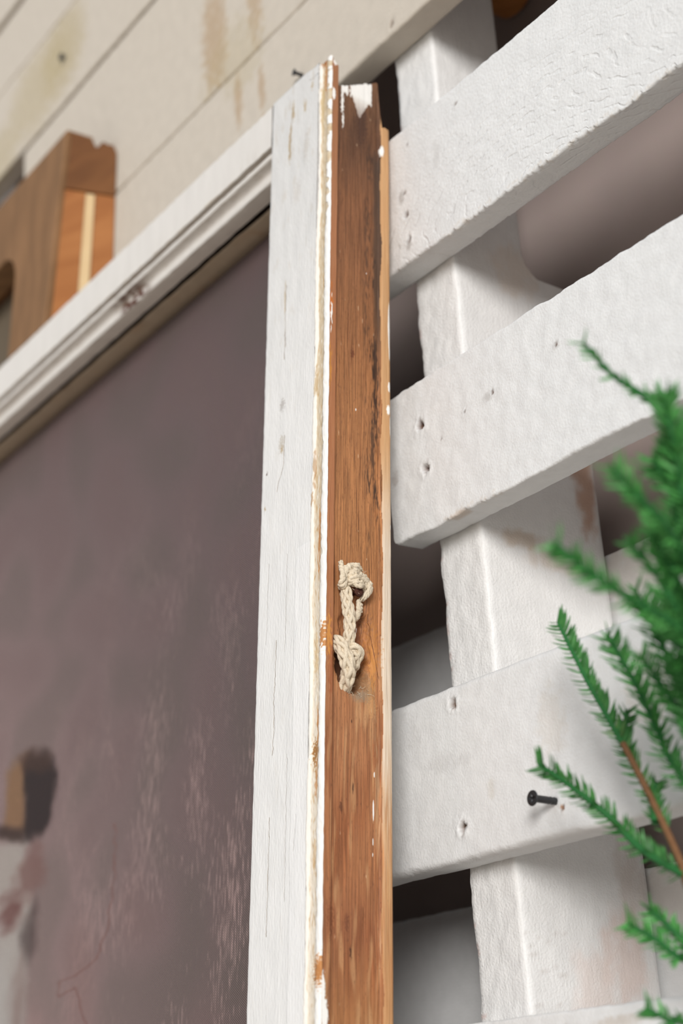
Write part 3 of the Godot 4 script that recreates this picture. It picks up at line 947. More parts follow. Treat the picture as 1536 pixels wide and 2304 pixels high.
	# the white wedge at the broken top
	for y in range(int(Y.call(0.036)), int(Y.call(-0.0030))):
		var u: float = 0.045 - y / 2048.0 * 0.655
		var k := (u + 0.0030) / 0.028
		for x in range(w):
			var n: float = 0.0468 - x / 320.0 * 0.0468
			var q := clampf((u + 0.0030) / 0.0150, 0.0, 1.0)
			var l := lerpf(0.0222, 0.0278, q)
			var r := lerpf(0.0222, 0.0145, q)
			if u > 0.0115 + 0.0035 * n1.get_noise_2d(x * 0.06, 4.0):
				l = 0.0365
				r = 0.0125
				if absf(n - 0.0302) < 0.0010 and n1.get_noise_2d(x * 0.2, y * 0.08) > -0.1:
					continue
			if n < l + 0.0006 * n1.get_noise_2d(y * 0.1, 1.0) and n > r + 0.0006 * n1.get_noise_2d(y * 0.1, 2.0):
				im.set_pixel(x, y, im.get_pixel(x, y).lerp(wh, clampf(0.45 + k * 0.9, 0, 1)))
	# fine fibres and flecks
	for i in 26:
		var fx := rng.randf_range(0.010, 0.038)
		var fu := rng.randf_range(-0.58, 0.0)
		blot(im, X.call(fx), Y.call(fu), rng.randf_range(1.0, 2.2), rng.randf_range(2.0, 6.0), rgb(216, 188, 156), 0.7, 0.5, 0.4, 0.2)
	for y in range(int(Y.call(-0.341)), int(Y.call(-0.377))):
		var u: float = 0.045 - y / 2048.0 * 0.655
		var x: float = X.call(0.0150 - (u + 0.341) * -0.19)
		for q in range(int(x), int(x) + 2):
			im.set_pixel(q, y, rgb(104, 62, 36))
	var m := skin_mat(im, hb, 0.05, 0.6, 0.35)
	# mesh: columns over n, rows over u, with the relief of the old sash
	var ns := [0.0464, 0.0460, 0.0450, 0.0430, 0.0415, 0.0411, 0.0408, 0.0404, 0.0398]
	var q := 0.0390
	while q > 0.0082:
		ns.append(q)
		q -= 0.0007
	ns.append_array([0.0078, 0.0074, 0.0070, 0.0066, 0.0062, 0.0056, 0.0045, 0.0034, 0.0023, 0.0012, 0.0004, 0.0])
	var vs := []
	var v := 0.0
	while v < 0.66:
		vs.append(v)
		v += 0.0008 if (v > 0.325 and v < 0.43) or v < 0.05 else 0.002
	while v < 1.6:
		vs.append(v)
		v += 0.03
	var rows := []
	for vv in vs:
		var row := PackedVector3Array()
		for n in ns:
			var top: float = side_top(n)
			var u: float = maxf(minf(0.036 - vv, top), UB)
			var x := -0.0035
			if n > 0.0408:
				x = 0.0 + 0.0003 * n1.get_noise_2d(u * 30.0, 2.0)
				if n > 0.0460:
					x -= 0.0002
				# torn notches in the lip
				x -= 0.0010 * smoothstep(0.6, 0.0, absf(u + 0.1923) / 0.02)
			elif n > 0.0398:
				x = lerpf(-0.0032, -0.0004, (n - 0.0398) / 0.0010)
			elif n < 0.0078:
				x = lerpf(-0.0035, -0.0006, smoothstep(0.0078, 0.0060, n)) - 0.0012 * smoothstep(0.0012, 0.0, n)
			x += 0.00018 * n1.get_noise_2d(u * 40.0, n * 300.0)
			if u > -0.45 and u < -0.30:
				x -= hollow(u, n)
			row.append(Vector3(x, u, n))
		# turn in behind the rear edge
		row.append(Vector3(-0.0165, maxf(minf(0.036 - vv, -0.006), UB), -0.0002))
		rows.append(row)
	rows.reverse()
	var last := PackedVector3Array()
	for p in rows[-1]:
		last.append(Vector3(-0.0165, p.y - 0.0004, p.z))
	rows.append(last)
	part("bare_side", skin(rows, false, null, func(p: Vector3, _i, _j): return Vector2(clampf((0.0468 - p.z) / 0.0468, 0.004, 0.996), (0.045 - p.y) / 0.655)), m, t).set_meta("label", "bare orange brown wood edge with flaking white paint")

func make_rail(t: Node3D):
	# moulded profile (n, u), swept along x
	# kinds: w white, q quirk, d underside, b groove (shade painted into all three), s brown strip
	var spec := [[0.0005, -0.0095, "s"], [0.0005, 0.0380, "w"], [0.0450, 0.0385, "w"], [0.0460, 0.0384, "e"], [0.0467, 0.0377, "e"], [0.0468, 0.0365, "w"], [0.0468, 0.0200, "w"], [0.0468, 0.0060, "w"], [0.0467, 0.0052, "e"], [0.0462, 0.0048, "q"], [0.0436, 0.0047, "q"], [0.0425, 0.0046, "q"], [0.0424, 0.0040, "q"],
		[0.0430, 0.0036, "w"], [0.0436, 0.0030, "w"], [0.0438, 0.0020, "w"], [0.0436, 0.0002, "w"], [0.0430, -0.0006, "m"], [0.0418, -0.0006, "m"], [0.0400, -0.0007, "m"], [0.0382, -0.0012, "m"], [0.0368, -0.0024, "m"], [0.0361, -0.0036, "l"], [0.0362, -0.0055, "l"], [0.0361, -0.0084, "l"], [0.0356, -0.0094, "l"], [0.0349, -0.0096, "d"], [0.0300, -0.0097, "d"], [0.0240, -0.0096, "d"], [0.0232, -0.0095, "d"],
		[0.02305, -0.0085, "b"], [0.0230, 0.0120, "b"], [0.0192, 0.0120, "b"], [0.01915, -0.0085, "b"], [0.0190, -0.0095, "s"], [0.0180, -0.0097, "s"], [0.0100, -0.0097, "s"]]
	var pr := []
	for q in spec:
		pr.append(Vector2(q[0], q[1]))
	var rows := []
	var x := -0.8299
	while x < -0.0705:
		var row := PackedVector3Array()
		for k in pr.size():
			var q: Vector2 = pr[k]
			var e := 0.0004 * n1.get_noise_2d(x * 45.0, k * 0.35)
			var du := e
			if k >= 2 and k <= 7:
				du += 0.0006 * n1.get_noise_2d(x * 30.0, 9.0) - 0.0015 * smoothstep(0.025, 0.0, absf(x + 0.098)) * (0.5 + n1.get_noise_2d(x * 160.0, 1.0))
			if k >= 30:
				du += 0.0008 * n2.get_noise_2d(x * 20.0, 3.0)
			row.append(Vector3(x, q.y + du + (x + 0.07) * 0.004, q.x + e * 0.6))
		rows.append(row)
		x += 0.0022
	var cw := lin(226, 221, 215)
	var col := func(p: Vector3, _i, j):
		var c := cw
		var kind: String = spec[clampi(j, 0, spec.size() - 1)][2]
		if kind in ["m", "l"]:
			var k: float = smoothstep(0.034, 0.010, absf(p.x + 0.285 + 0.01 * n1.get_noise_2d(j * 1.0, 4.0))) * smoothstep(-0.4, 0.0, n1.get_noise_2d(p.x * 90.0, j * 0.4))
			c = c.lerp(lin(88, 48, 30), k)
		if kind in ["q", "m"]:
			c = c.lerp(lin(176, 162, 146), 0.25 + 0.3 * smoothstep(0.1, 0.5, n1.get_noise_2d(p.x * 40.0, j * 0.5 + 20.0)))  # shade in quirk and cove mixed into the paint, unevenly
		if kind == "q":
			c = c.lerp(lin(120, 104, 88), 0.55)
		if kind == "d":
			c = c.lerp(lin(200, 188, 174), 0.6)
		if kind == "s":
			c = lin(168, 150, 128).lerp(lin(150, 106, 66), 0.25 * smoothstep(0.2, 0.6, n1.get_noise_2d(p.x * 20.0, j * 2.0)))
		if kind == "b":
			c = lin(36, 25, 19)
		if kind == "e" and n1.get_noise_2d(p.x * 60.0, j * 3.0) > 0.1:
			c = c.lerp(lin(188, 164, 132), 0.55)
		return c
	for r in rows:
		r.reverse()
	var nc: int = pr.size()
	var sm := skin(rows, true, func(p, i, j): return col.call(p, i, nc - 1 - j), func(p: Vector3, _i, j): return Vector2(p.x, j * 0.003), true)
	var rm: StandardMaterial3D = M.white.duplicate()
	rm.heightmap_scale = 0.02
	part("top_rail", sm, rm, t)

func make_canvas(t: Node3D):
	# print: 0.78 m wide from x = -0.845 to -0.06, u from 0.0 down to -1.48; the picture is a faded brown ground with a blurred bottle
	var w := 1366
	var h := 1260
	var x0 := -0.85
	var x1 := -0.05
	var u1 := -0.75
	var X := func(x: float) -> float: return (x - x0) / (x1 - x0) * w
	var Y := func(u: float) -> float: return u / u1 * h
	var im := paint(w, h, func(x, y):
		var fx: float = clampf((x - 324) / 1024.0, -0.1, 1.0)
		var fy: float = minf(y / 1024.0, 1.0)
		var c: Color = rgb(98, 85, 85).lerp(rgb(152, 129, 126), clampf(0.15 + 1.25 * (1.0 - fx) * (0.25 + fy), 0, 1))
		c = c.lerp(rgb(106, 94, 88), smoothstep(0.62, 0.95, fx) * smoothstep(0.5, 1.0, fy) * 0.6)
		var v: float = n2.get_noise_2d(x * 0.006, y * 0.006)
		c = c.lerp(rgb(120, 98, 96), clampf(v * 0.35, 0, 0.22))
		c = c.lerp(rgb(96, 92, 84), clampf(-v * 0.35, 0, 0.2))
		# fine vertical scratches, more of them low down
		var s: float = n1.get_noise_2d(x * 0.30, y * 0.024) + 0.4 * n2.get_noise_2d(x * 0.010, y * 0.005)
		var k: float = smoothstep(0.26, 0.7, s) * smoothstep(0.05, 0.8, fy) * smoothstep(0.2, 0.6, fx)
		c = c.lerp(rgb(196, 166, 160), k * 0.6)
		var pk: float = smoothstep(0.75, 1.0, fy + 0.12 * v) * smoothstep(0.98, 0.5, fx)
		c = c.lerp(rgb(158, 124, 118), pk * 0.4)
		return Color(c.r * 1.38, c.g * 1.38, c.b * 1.38))
	# a blurred stopper, bottle neck and bottle at the left
	var at := func(p: Array) -> PackedVector2Array:
		var out := PackedVector2Array()
		for q in p:
			out.append(Vector2(X.call(q[0]), Y.call(q[1])))
		return out
	soft_poly(im, at.call([[-0.62, -0.375], [-0.480, -0.384], [-0.458, -0.44], [-0.462, -0.66], [-0.66, -0.66]]), rgb(240, 226, 216), 0.95, 26.0)
	soft_poly(im, at.call([[-0.530, -0.324], [-0.520, -0.318], [-0.490, -0.317], [-0.483, -0.378], [-0.520, -0.372], [-0.528, -0.366]]), rgb(196, 150, 112), 0.95, 22.0)
	soft_poly(im, at.call([[-0.499, -0.322], [-0.488, -0.316], [-0.462, -0.320], [-0.440, -0.330], [-0.433, -0.342], [-0.438, -0.376], [-0.448, -0.386], [-0.484, -0.386], [-0.493, -0.350]]), rgb(74, 58, 56), 0.95, 20.0)
	soft_poly(im, at.call([[-0.508, -0.316], [-0.480, -0.313], [-0.446, -0.326], [-0.442, -0.338], [-0.500, -0.328]]), rgb(112, 82, 70), 0.7, 16.0)
	soft_poly(im, at.call([[-0.540, -0.364], [-0.488, -0.378], [-0.486, -0.388], [-0.540, -0.374]]), rgb(84, 62, 54), 0.8, 14.0)
	blot(im, X.call(-0.47), Y.call(-0.415), 60, 52, rgb(180, 138, 130), 0.85, 0.4, 0.6, 0.012)
	blot(im, X.call(-0.50), Y.call(-0.44), 50, 36, rgb(158, 106, 100), 0.8, 0.4, 0.6, 0.012)
	blot(im, X.call(-0.505), Y.call(-0.52), 104, 140, rgb(250, 240, 232), 0.95, 0.3, 0.6, 0.012)
	blot(im, X.call(-0.46), Y.call(-0.46), 34, 52, rgb(92, 72, 70), 0.6, 0.4, 0.7, 0.012)
	blot(im, X.call(-0.47), Y.call(-0.52), 40, 90, rgb(196, 166, 158), 0.7, 0.4, 0.7, 0.012)
	var cr := []
	for q in [[-0.329, -0.40], [-0.325, -0.44], [-0.331, -0.475], [-0.345, -0.492], [-0.375, -0.500], [-0.405, -0.5015], [-0.400, -0.512], [-0.375, -0.508], [-0.350, -0.540]]:
		cr.append(Vector2(X.call(q[0]), Y.call(q[1])))
	stroke(im, cr, 2.5, rgb(178, 126, 116), 0.6, 8.0)
	var m := skin_mat(im, null, 0, 0.6, 0.3)
	# woven canvas: fine dots over the print
	var wv := paint(32, 32, func(x, y):
		var a: float = 0.5 + 0.5 * sin(TAU * x / 32.0 * 2.0) * sin(TAU * y / 32.0 * 2.0)
		var k: float = pow(0.10 + 0.90 * a * a, 1.0 / 2.2)
		return Color(k, k, k))
	var hv := paint(32, 32, func(x, y):
		var a: float = 0.5 + 0.5 * sin(TAU * x / 32.0 * 2.0) * sin(TAU * y / 32.0 * 2.0)
		return Color(a, a, a))
	m.detail_enabled = true
	m.detail_albedo = tex(wv)
	m.detail_blend_mode = BaseMaterial3D.BLEND_MODE_MUL
	m.detail_uv_layer = BaseMaterial3D.DETAIL_UV_2
	m.detail_mask = tex(paint(4, 4, func(_x, _y): return Color.WHITE))
	var st := SurfaceTool.new()
	st.begin(Mesh.PRIMITIVE_TRIANGLES)
	st.set_smooth_group(-1)
	var a := Vector3(-0.845, 0.006, 0.0018)
	var b := Vector3(-0.055, UB + 0.07, 0.0018)
	var th := 0.0012
	var quad := func(p: Array):
		for k in [0, 1, 2, 0, 2, 3]:
			var v: Vector3 = p[k]
			st.set_uv(Vector2((v.x - x0) / (x1 - x0), v.y / u1))
			st.set_uv2(Vector2(v.x / 0.0042, v.y / 0.0030))
			st.add_vertex(v)
	var P := func(x, y, z): return Vector3(x, y, z)
	quad.call([P.call(a.x, a.y, a.z), P.call(b.x, a.y, a.z), P.call(b.x, b.y, a.z), P.call(a.x, b.y, a.z)])
	quad.call([P.call(b.x, a.y, a.z - th), P.call(a.x, a.y, a.z - th), P.call(a.x, b.y, a.z - th), P.call(b.x, b.y, a.z - th)])
	quad.call([P.call(a.x, a.y, a.z - th), P.call(b.x, a.y, a.z - th), P.call(b.x, a.y, a.z), P.call(a.x, a.y, a.z)])
	quad.call([P.call(a.x, b.y, a.z), P.call(b.x, b.y, a.z), P.call(b.x, b.y, a.z - th), P.call(a.x, b.y, a.z - th)])
	st.generate_normals()
	part("canvas_print", st.commit(), m, t).set_meta("label", "faded grey brown print on woven canvas")

# ---------------------------------------------------------------- cord and nail in the hollow
func sash(x: float, u: float, n: float) -> Vector3:
	return F0 + Vector3(x, u, n).rotated(Vector3.RIGHT, -LEAN)

# plaited cord: strands wind both ways and pass over and under each other
func plait(ctrl: Array, r: float, turns: float, n: int, st: SurfaceTool, ends := true):
	var mid := bend(ctrl, n)
	var up := Vector3(0.9, 0.1, 0.3).normalized()
	var fr := []
	for i in mid.size():
		var d: Vector3 = (mid[mini(i + 1, n)] - mid[maxi(i - 1, 0)]).normalized()
		up = (up - d * up.dot(d)).normalized()
		fr.append([mid[i], up, d.cross(up)])
	for dir in [-1.0, 1.0]:
		for s in 4:
			var pts := []
			var rr := []
			for i in mid.size():
				var f := float(i) / n
				var a: float = dir * f * turns * TAU + s * TAU / 4.0 + (PI / 4 if dir > 0 else 0.0)
				var over: float = cos(f * turns * 8.0 * TAU / 2.0 + s * PI) * dir
				var taper := 1.0
				if ends:
					taper = 0.75 + 0.25 * smoothstep(0.0, 0.08, minf(f, 1.0 - f))
				var q: float = r * (0.74 + 0.13 * over) * taper
				pts.append(fr[i][0] + (fr[i][1] * cos(a) + fr[i][2] * sin(a)) * q)
				rr.append(r * 0.36 * taper)
			tube(pts, rr, 7, st)
	tube(mid, range(mid.size()).map(func(_i): return r * 0.62), 8, st)

func make_cord():
	var t := thing("sash_cord", "short frayed length of braided cream sash cord in the frame's bare edge", "cord", sash(-0.003, -0.35, 0.03))
	t.rotation.x = -LEAN
	var o := Vector3(-0.003, -0.35, 0.03)
	var ci := paint(64, 64, func(x, y):
		var v: float = 0.5 + 0.5 * n1.get_noise_2d(x * 0.4, y * 0.06)
		var d: float = smoothstep(0.25, 0.7, n3.get_noise_2d(x * 0.12 + 5.0, y * 0.12))
		return rgb(206, 190, 164).lerp(rgb(234, 222, 202), v).lerp(rgb(138, 114, 90), d * 0.6))
	var cm := skin_mat(ci, ci, 0.02, 0.9, 0.15)
	cm.uv1_scale = Vector3(1, 2, 1)
	var P := func(x: float, u: float, n: float) -> Vector3: return Vector3(x, u, n) - o
	var st := SurfaceTool.new()
	st.begin(Mesh.PRIMITIVE_TRIANGLES)
	# straight run below the nail
	plait([P.call(0.0005, -0.3300, 0.0338), P.call(0.0020, -0.3370, 0.0335), P.call(0.0025, -0.3480, 0.0322), P.call(0.0015, -0.3580, 0.0312), P.call(-0.0030, -0.3650, 0.0306)], 0.0031, 1.15, 60, st)
	part("braid", st.commit(), cm, t)
	# loop that comes up out of the hole and turns down again
	var s2 := SurfaceTool.new()
	s2.begin(Mesh.PRIMITIVE_TRIANGLES)
	plait([P.call(-0.0060, -0.3605, 0.0375), P.call(-0.0005, -0.3645, 0.0360), P.call(0.0025, -0.3715, 0.0342), P.call(0.0015, -0.3790, 0.0318), P.call(-0.0040, -0.3850, 0.0302), P.call(-0.0090, -0.3880, 0.0295)], 0.0038, 1.0, 60, s2)
	part("braid", s2.commit(), cm, t)
	var s3 := SurfaceTool.new()
	s3.begin(Mesh.PRIMITIVE_TRIANGLES)
	plait([P.call(-0.0060, -0.3660, 0.0310), P.call(0.0000, -0.3648, 0.0275), P.call(0.0005, -0.3665, 0.0250), P.call(-0.0030, -0.3710, 0.0243), P.call(-0.0080, -0.3750, 0.0250)], 0.0034, 0.8, 44, s3)
	part("braid", s3.commit(), cm, t)
	# frayed knot over the nail: fat curled tufts
	var s4 := SurfaceTool.new()
	s4.begin(Mesh.PRIMITIVE_TRIANGLES)
	var tufts := [
		[[0.0005, -0.3290, 0.0350], [0.0035, -0.3260, 0.0365], [0.0045, -0.3220, 0.0355], [0.0030, -0.3190, 0.0325], [0.0020, -0.3178, 0.0290], [0.0030, -0.3165, 0.0260], [0.0020, -0.3180, 0.0240], 0.0024],
		[[0.0010, -0.3280, 0.0330], [0.0050, -0.3265, 0.0320], [0.0055, -0.3240, 0.0290], [0.0040, -0.3230, 0.0255], [0.0030, -0.3235, 0.0215], [0.0015, -0.3265, 0.0195], [0.0005, -0.3300, 0.0200], 0.0022],
		[[0.0000, -0.3300, 0.0360], [0.0030, -0.3300, 0.0375], [0.0050, -0.3270, 0.0375], [0.0045, -0.3225, 0.0380], [0.0025, -0.3195, 0.0375], [0.0010, -0.3160, 0.0365], 0.0022],
		[[0.0010, -0.3250, 0.0340], [0.0050, -0.3235, 0.0325], [0.0060, -0.3215, 0.0300], [0.0045, -0.3200, 0.0280], 0.0021],
		[[0.0010, -0.3240, 0.0200], [0.0030, -0.3260, 0.0180], [0.0025, -0.3295, 0.0185], [0.0010, -0.3335, 0.0210], [0.0000, -0.3350, 0.0225], 0.0017],
		[[0.0000, -0.3370, 0.0240], [0.0010, -0.3400, 0.0240], [0.0000, -0.3440, 0.0245], [-0.0020, -0.3470, 0.0250], 0.0018],
		[[0.0005, -0.3260, 0.0310], [0.0050, -0.3280, 0.0300], [0.0060, -0.3285, 0.0270], [0.0040, -0.3270, 0.0240], 0.0020]]
	for tf in tufts:
		var r: float = tf[-1] * 1.25
		var ctrl := []
		for k in tf.size() - 1:
			ctrl.append(P.call(tf[k][0], tf[k][1], tf[k][2]))
		var mid := bend(ctrl, 20)
		for s in 5:
			var pts := []
			var rr := []
			for i in mid.size():
				var a := i * 0.35 + s * TAU / 5.0
				var wob := Vector3(n1.get_noise_2d(i * 0.3, s + r * 1e4), n1.get_noise_2d(i * 0.3, s + 30.0), n1.get_noise_2d(i * 0.3, s + 60.0))
				pts.append(mid[i] + Vector3(0.4 * sin(a), cos(a), sin(a)) * r * 0.5 + wob * r * 0.4)
				rr.append(r * 0.52 * (0.35 + 0.65 * smoothstep(0.0, 0.25, 1.0 - i / 20.0)))
			tube(pts, rr, 6, s4)
	part("frayed_knot", s4.commit(), cm, t)
	# loose fibres
	var s5 := SurfaceTool.new()
	s5.begin(Mesh.PRIMITIVE_TRIANGLES)
	for i in 46:
		var c: Vector3
		if i < 26:
			c = P.call(rng.randf_range(0.001, 0.004), rng.randf_range(-0.331, -0.318), rng.randf_range(0.020, 0.037))
		else:
			c = P.call(rng.randf_range(-0.006, -0.003), rng.randf_range(-0.392, -0.384), rng.randf_range(0.014, 0.028))
		var d := Vector3(rng.randf_range(0.1, 0.7), rng.randf_range(-1, 1), rng.randf_range(-1, 1)).normalized()
		var e := Vector3(rng.randf_range(-0.4, 0.4), rng.randf_range(-1, 1), rng.randf_range(-1, 1)).normalized()
		var L := rng.randf_range(0.0015, 0.004)
		tube(bend([c, c + d * L * 0.5, c + (d + e * 0.6) * L], 5), [0.00011, 0.0001, 0.0001, 0.00009, 0.00008, 0.00005], 4, s5)
	var fz := part("fibres", s5.commit(), cm, t)
	fz.set_meta("kind", "stuff")
	# the nail that holds it
	var nl := thing("nail", "rusty round nail head under the frayed knot of the sash cord", "nail", sash(-0.003, -0.3317, 0.0262))
	nl.rotation.x = -LEAN
	var hd := []
	for q in [[-0.004, 0.0009], [0.0050, 0.0012], [0.0053, 0.0029], [0.0062, 0.0030], [0.0070, 0.0026], [0.0072, 0.0014], [0.0071, 0.0002]]:
		var row := PackedVector3Array()
		for k in 16:
			var a := TAU * k / 16
			var rr: float = q[1] * (1.0 + 0.08 * n1.get_noise_2d(k * 0.9, q[0] * 900.0))
			row.append(Vector3(q[0], rr * cos(a), rr * sin(a)))
		hd.append(row)
	part("nail_head", skin(hd, true, null, func(p, i, j): return Vector2(j / 16.0, i / 7.0), true), M.rust, nl)

# ---------------------------------------------------------------- screws
func make_screw(label: String, at: Vector3, dir: Vector3, out: float, s: float):
	var t := thing("screw", label, "screw", at, "dark screws left in the boards")
	var d := dir.normalized()
	var u := d.cross(Vector3.UP).normalized()
	var v := u.cross(d)
	var put := func(z: float, r: float, a: float) -> Vector3: return d * z + (u * cos(a) + v * sin(a)) * r
	# shank with a fine thread near the wood
	var rows := []
	for i in 40:
		var z := lerpf(-0.008, out - 0.0022 * s, i / 39.0)
		var row := PackedVector3Array()
		for k in 14:
			var a := TAU * k / 14
			var th := 0.00012 * s * sin(a + z * 9000.0) if z < out * 0.35 else 0.0
			row.append(put.call(z, 0.00175 * s + th, a))
		rows.append(row)
	part("shank", skin(rows, true, null, null, true), M.steel, t)
	# countersunk head with a crosswise recess
	var hr := []
	for q in [[-0.0026, 0.0017], [-0.0015, 0.0022], [-0.0006, 0.0034], [-0.0002, 0.0037], [0.0001, 0.0036], [0.0002, 0.0032], [0.0002, 0.0021], [0.0002, 0.0016], [-0.0009, 0.0011], [-0.0014, 0.0004], [-0.0015, 0.0001]]:
		var row := PackedVector3Array()
		for k in 24:
			var a := TAU * k / 24
			var r: float = q[1]
			if r < 0.0025 and q[0] > -0.0016 and hr.size() > 4:
				r *= 1.0 + 0.45 * cos(4.0 * a)
			row.append(put.call(out + q[0] * s, r * s, a))
		hr.append(row)
	part("head", skin(hr, true), M.steel, t)

func make_screws():
	make_screw("dark screw standing proud of the board beside the fir sprig", Vector3(-0.6132, 1.0932, -0.0002), Vector3(-0.02, 0.06, 1.0), 0.0160, 1.12)
	make_screw("dark screw in the white plank just above the frame's top corner", Vector3(-0.7920, 1.6500, 0.0), Vector3(-0.15, 0.1, 1.0), 0.007, 0.75)
	make_screw("small grey screw in the stained upper plank at top left", Vector3(-1.1777, 1.9117, 0.0), Vector3(0.1, -0.1, 1.0), 0.004, 1.0)

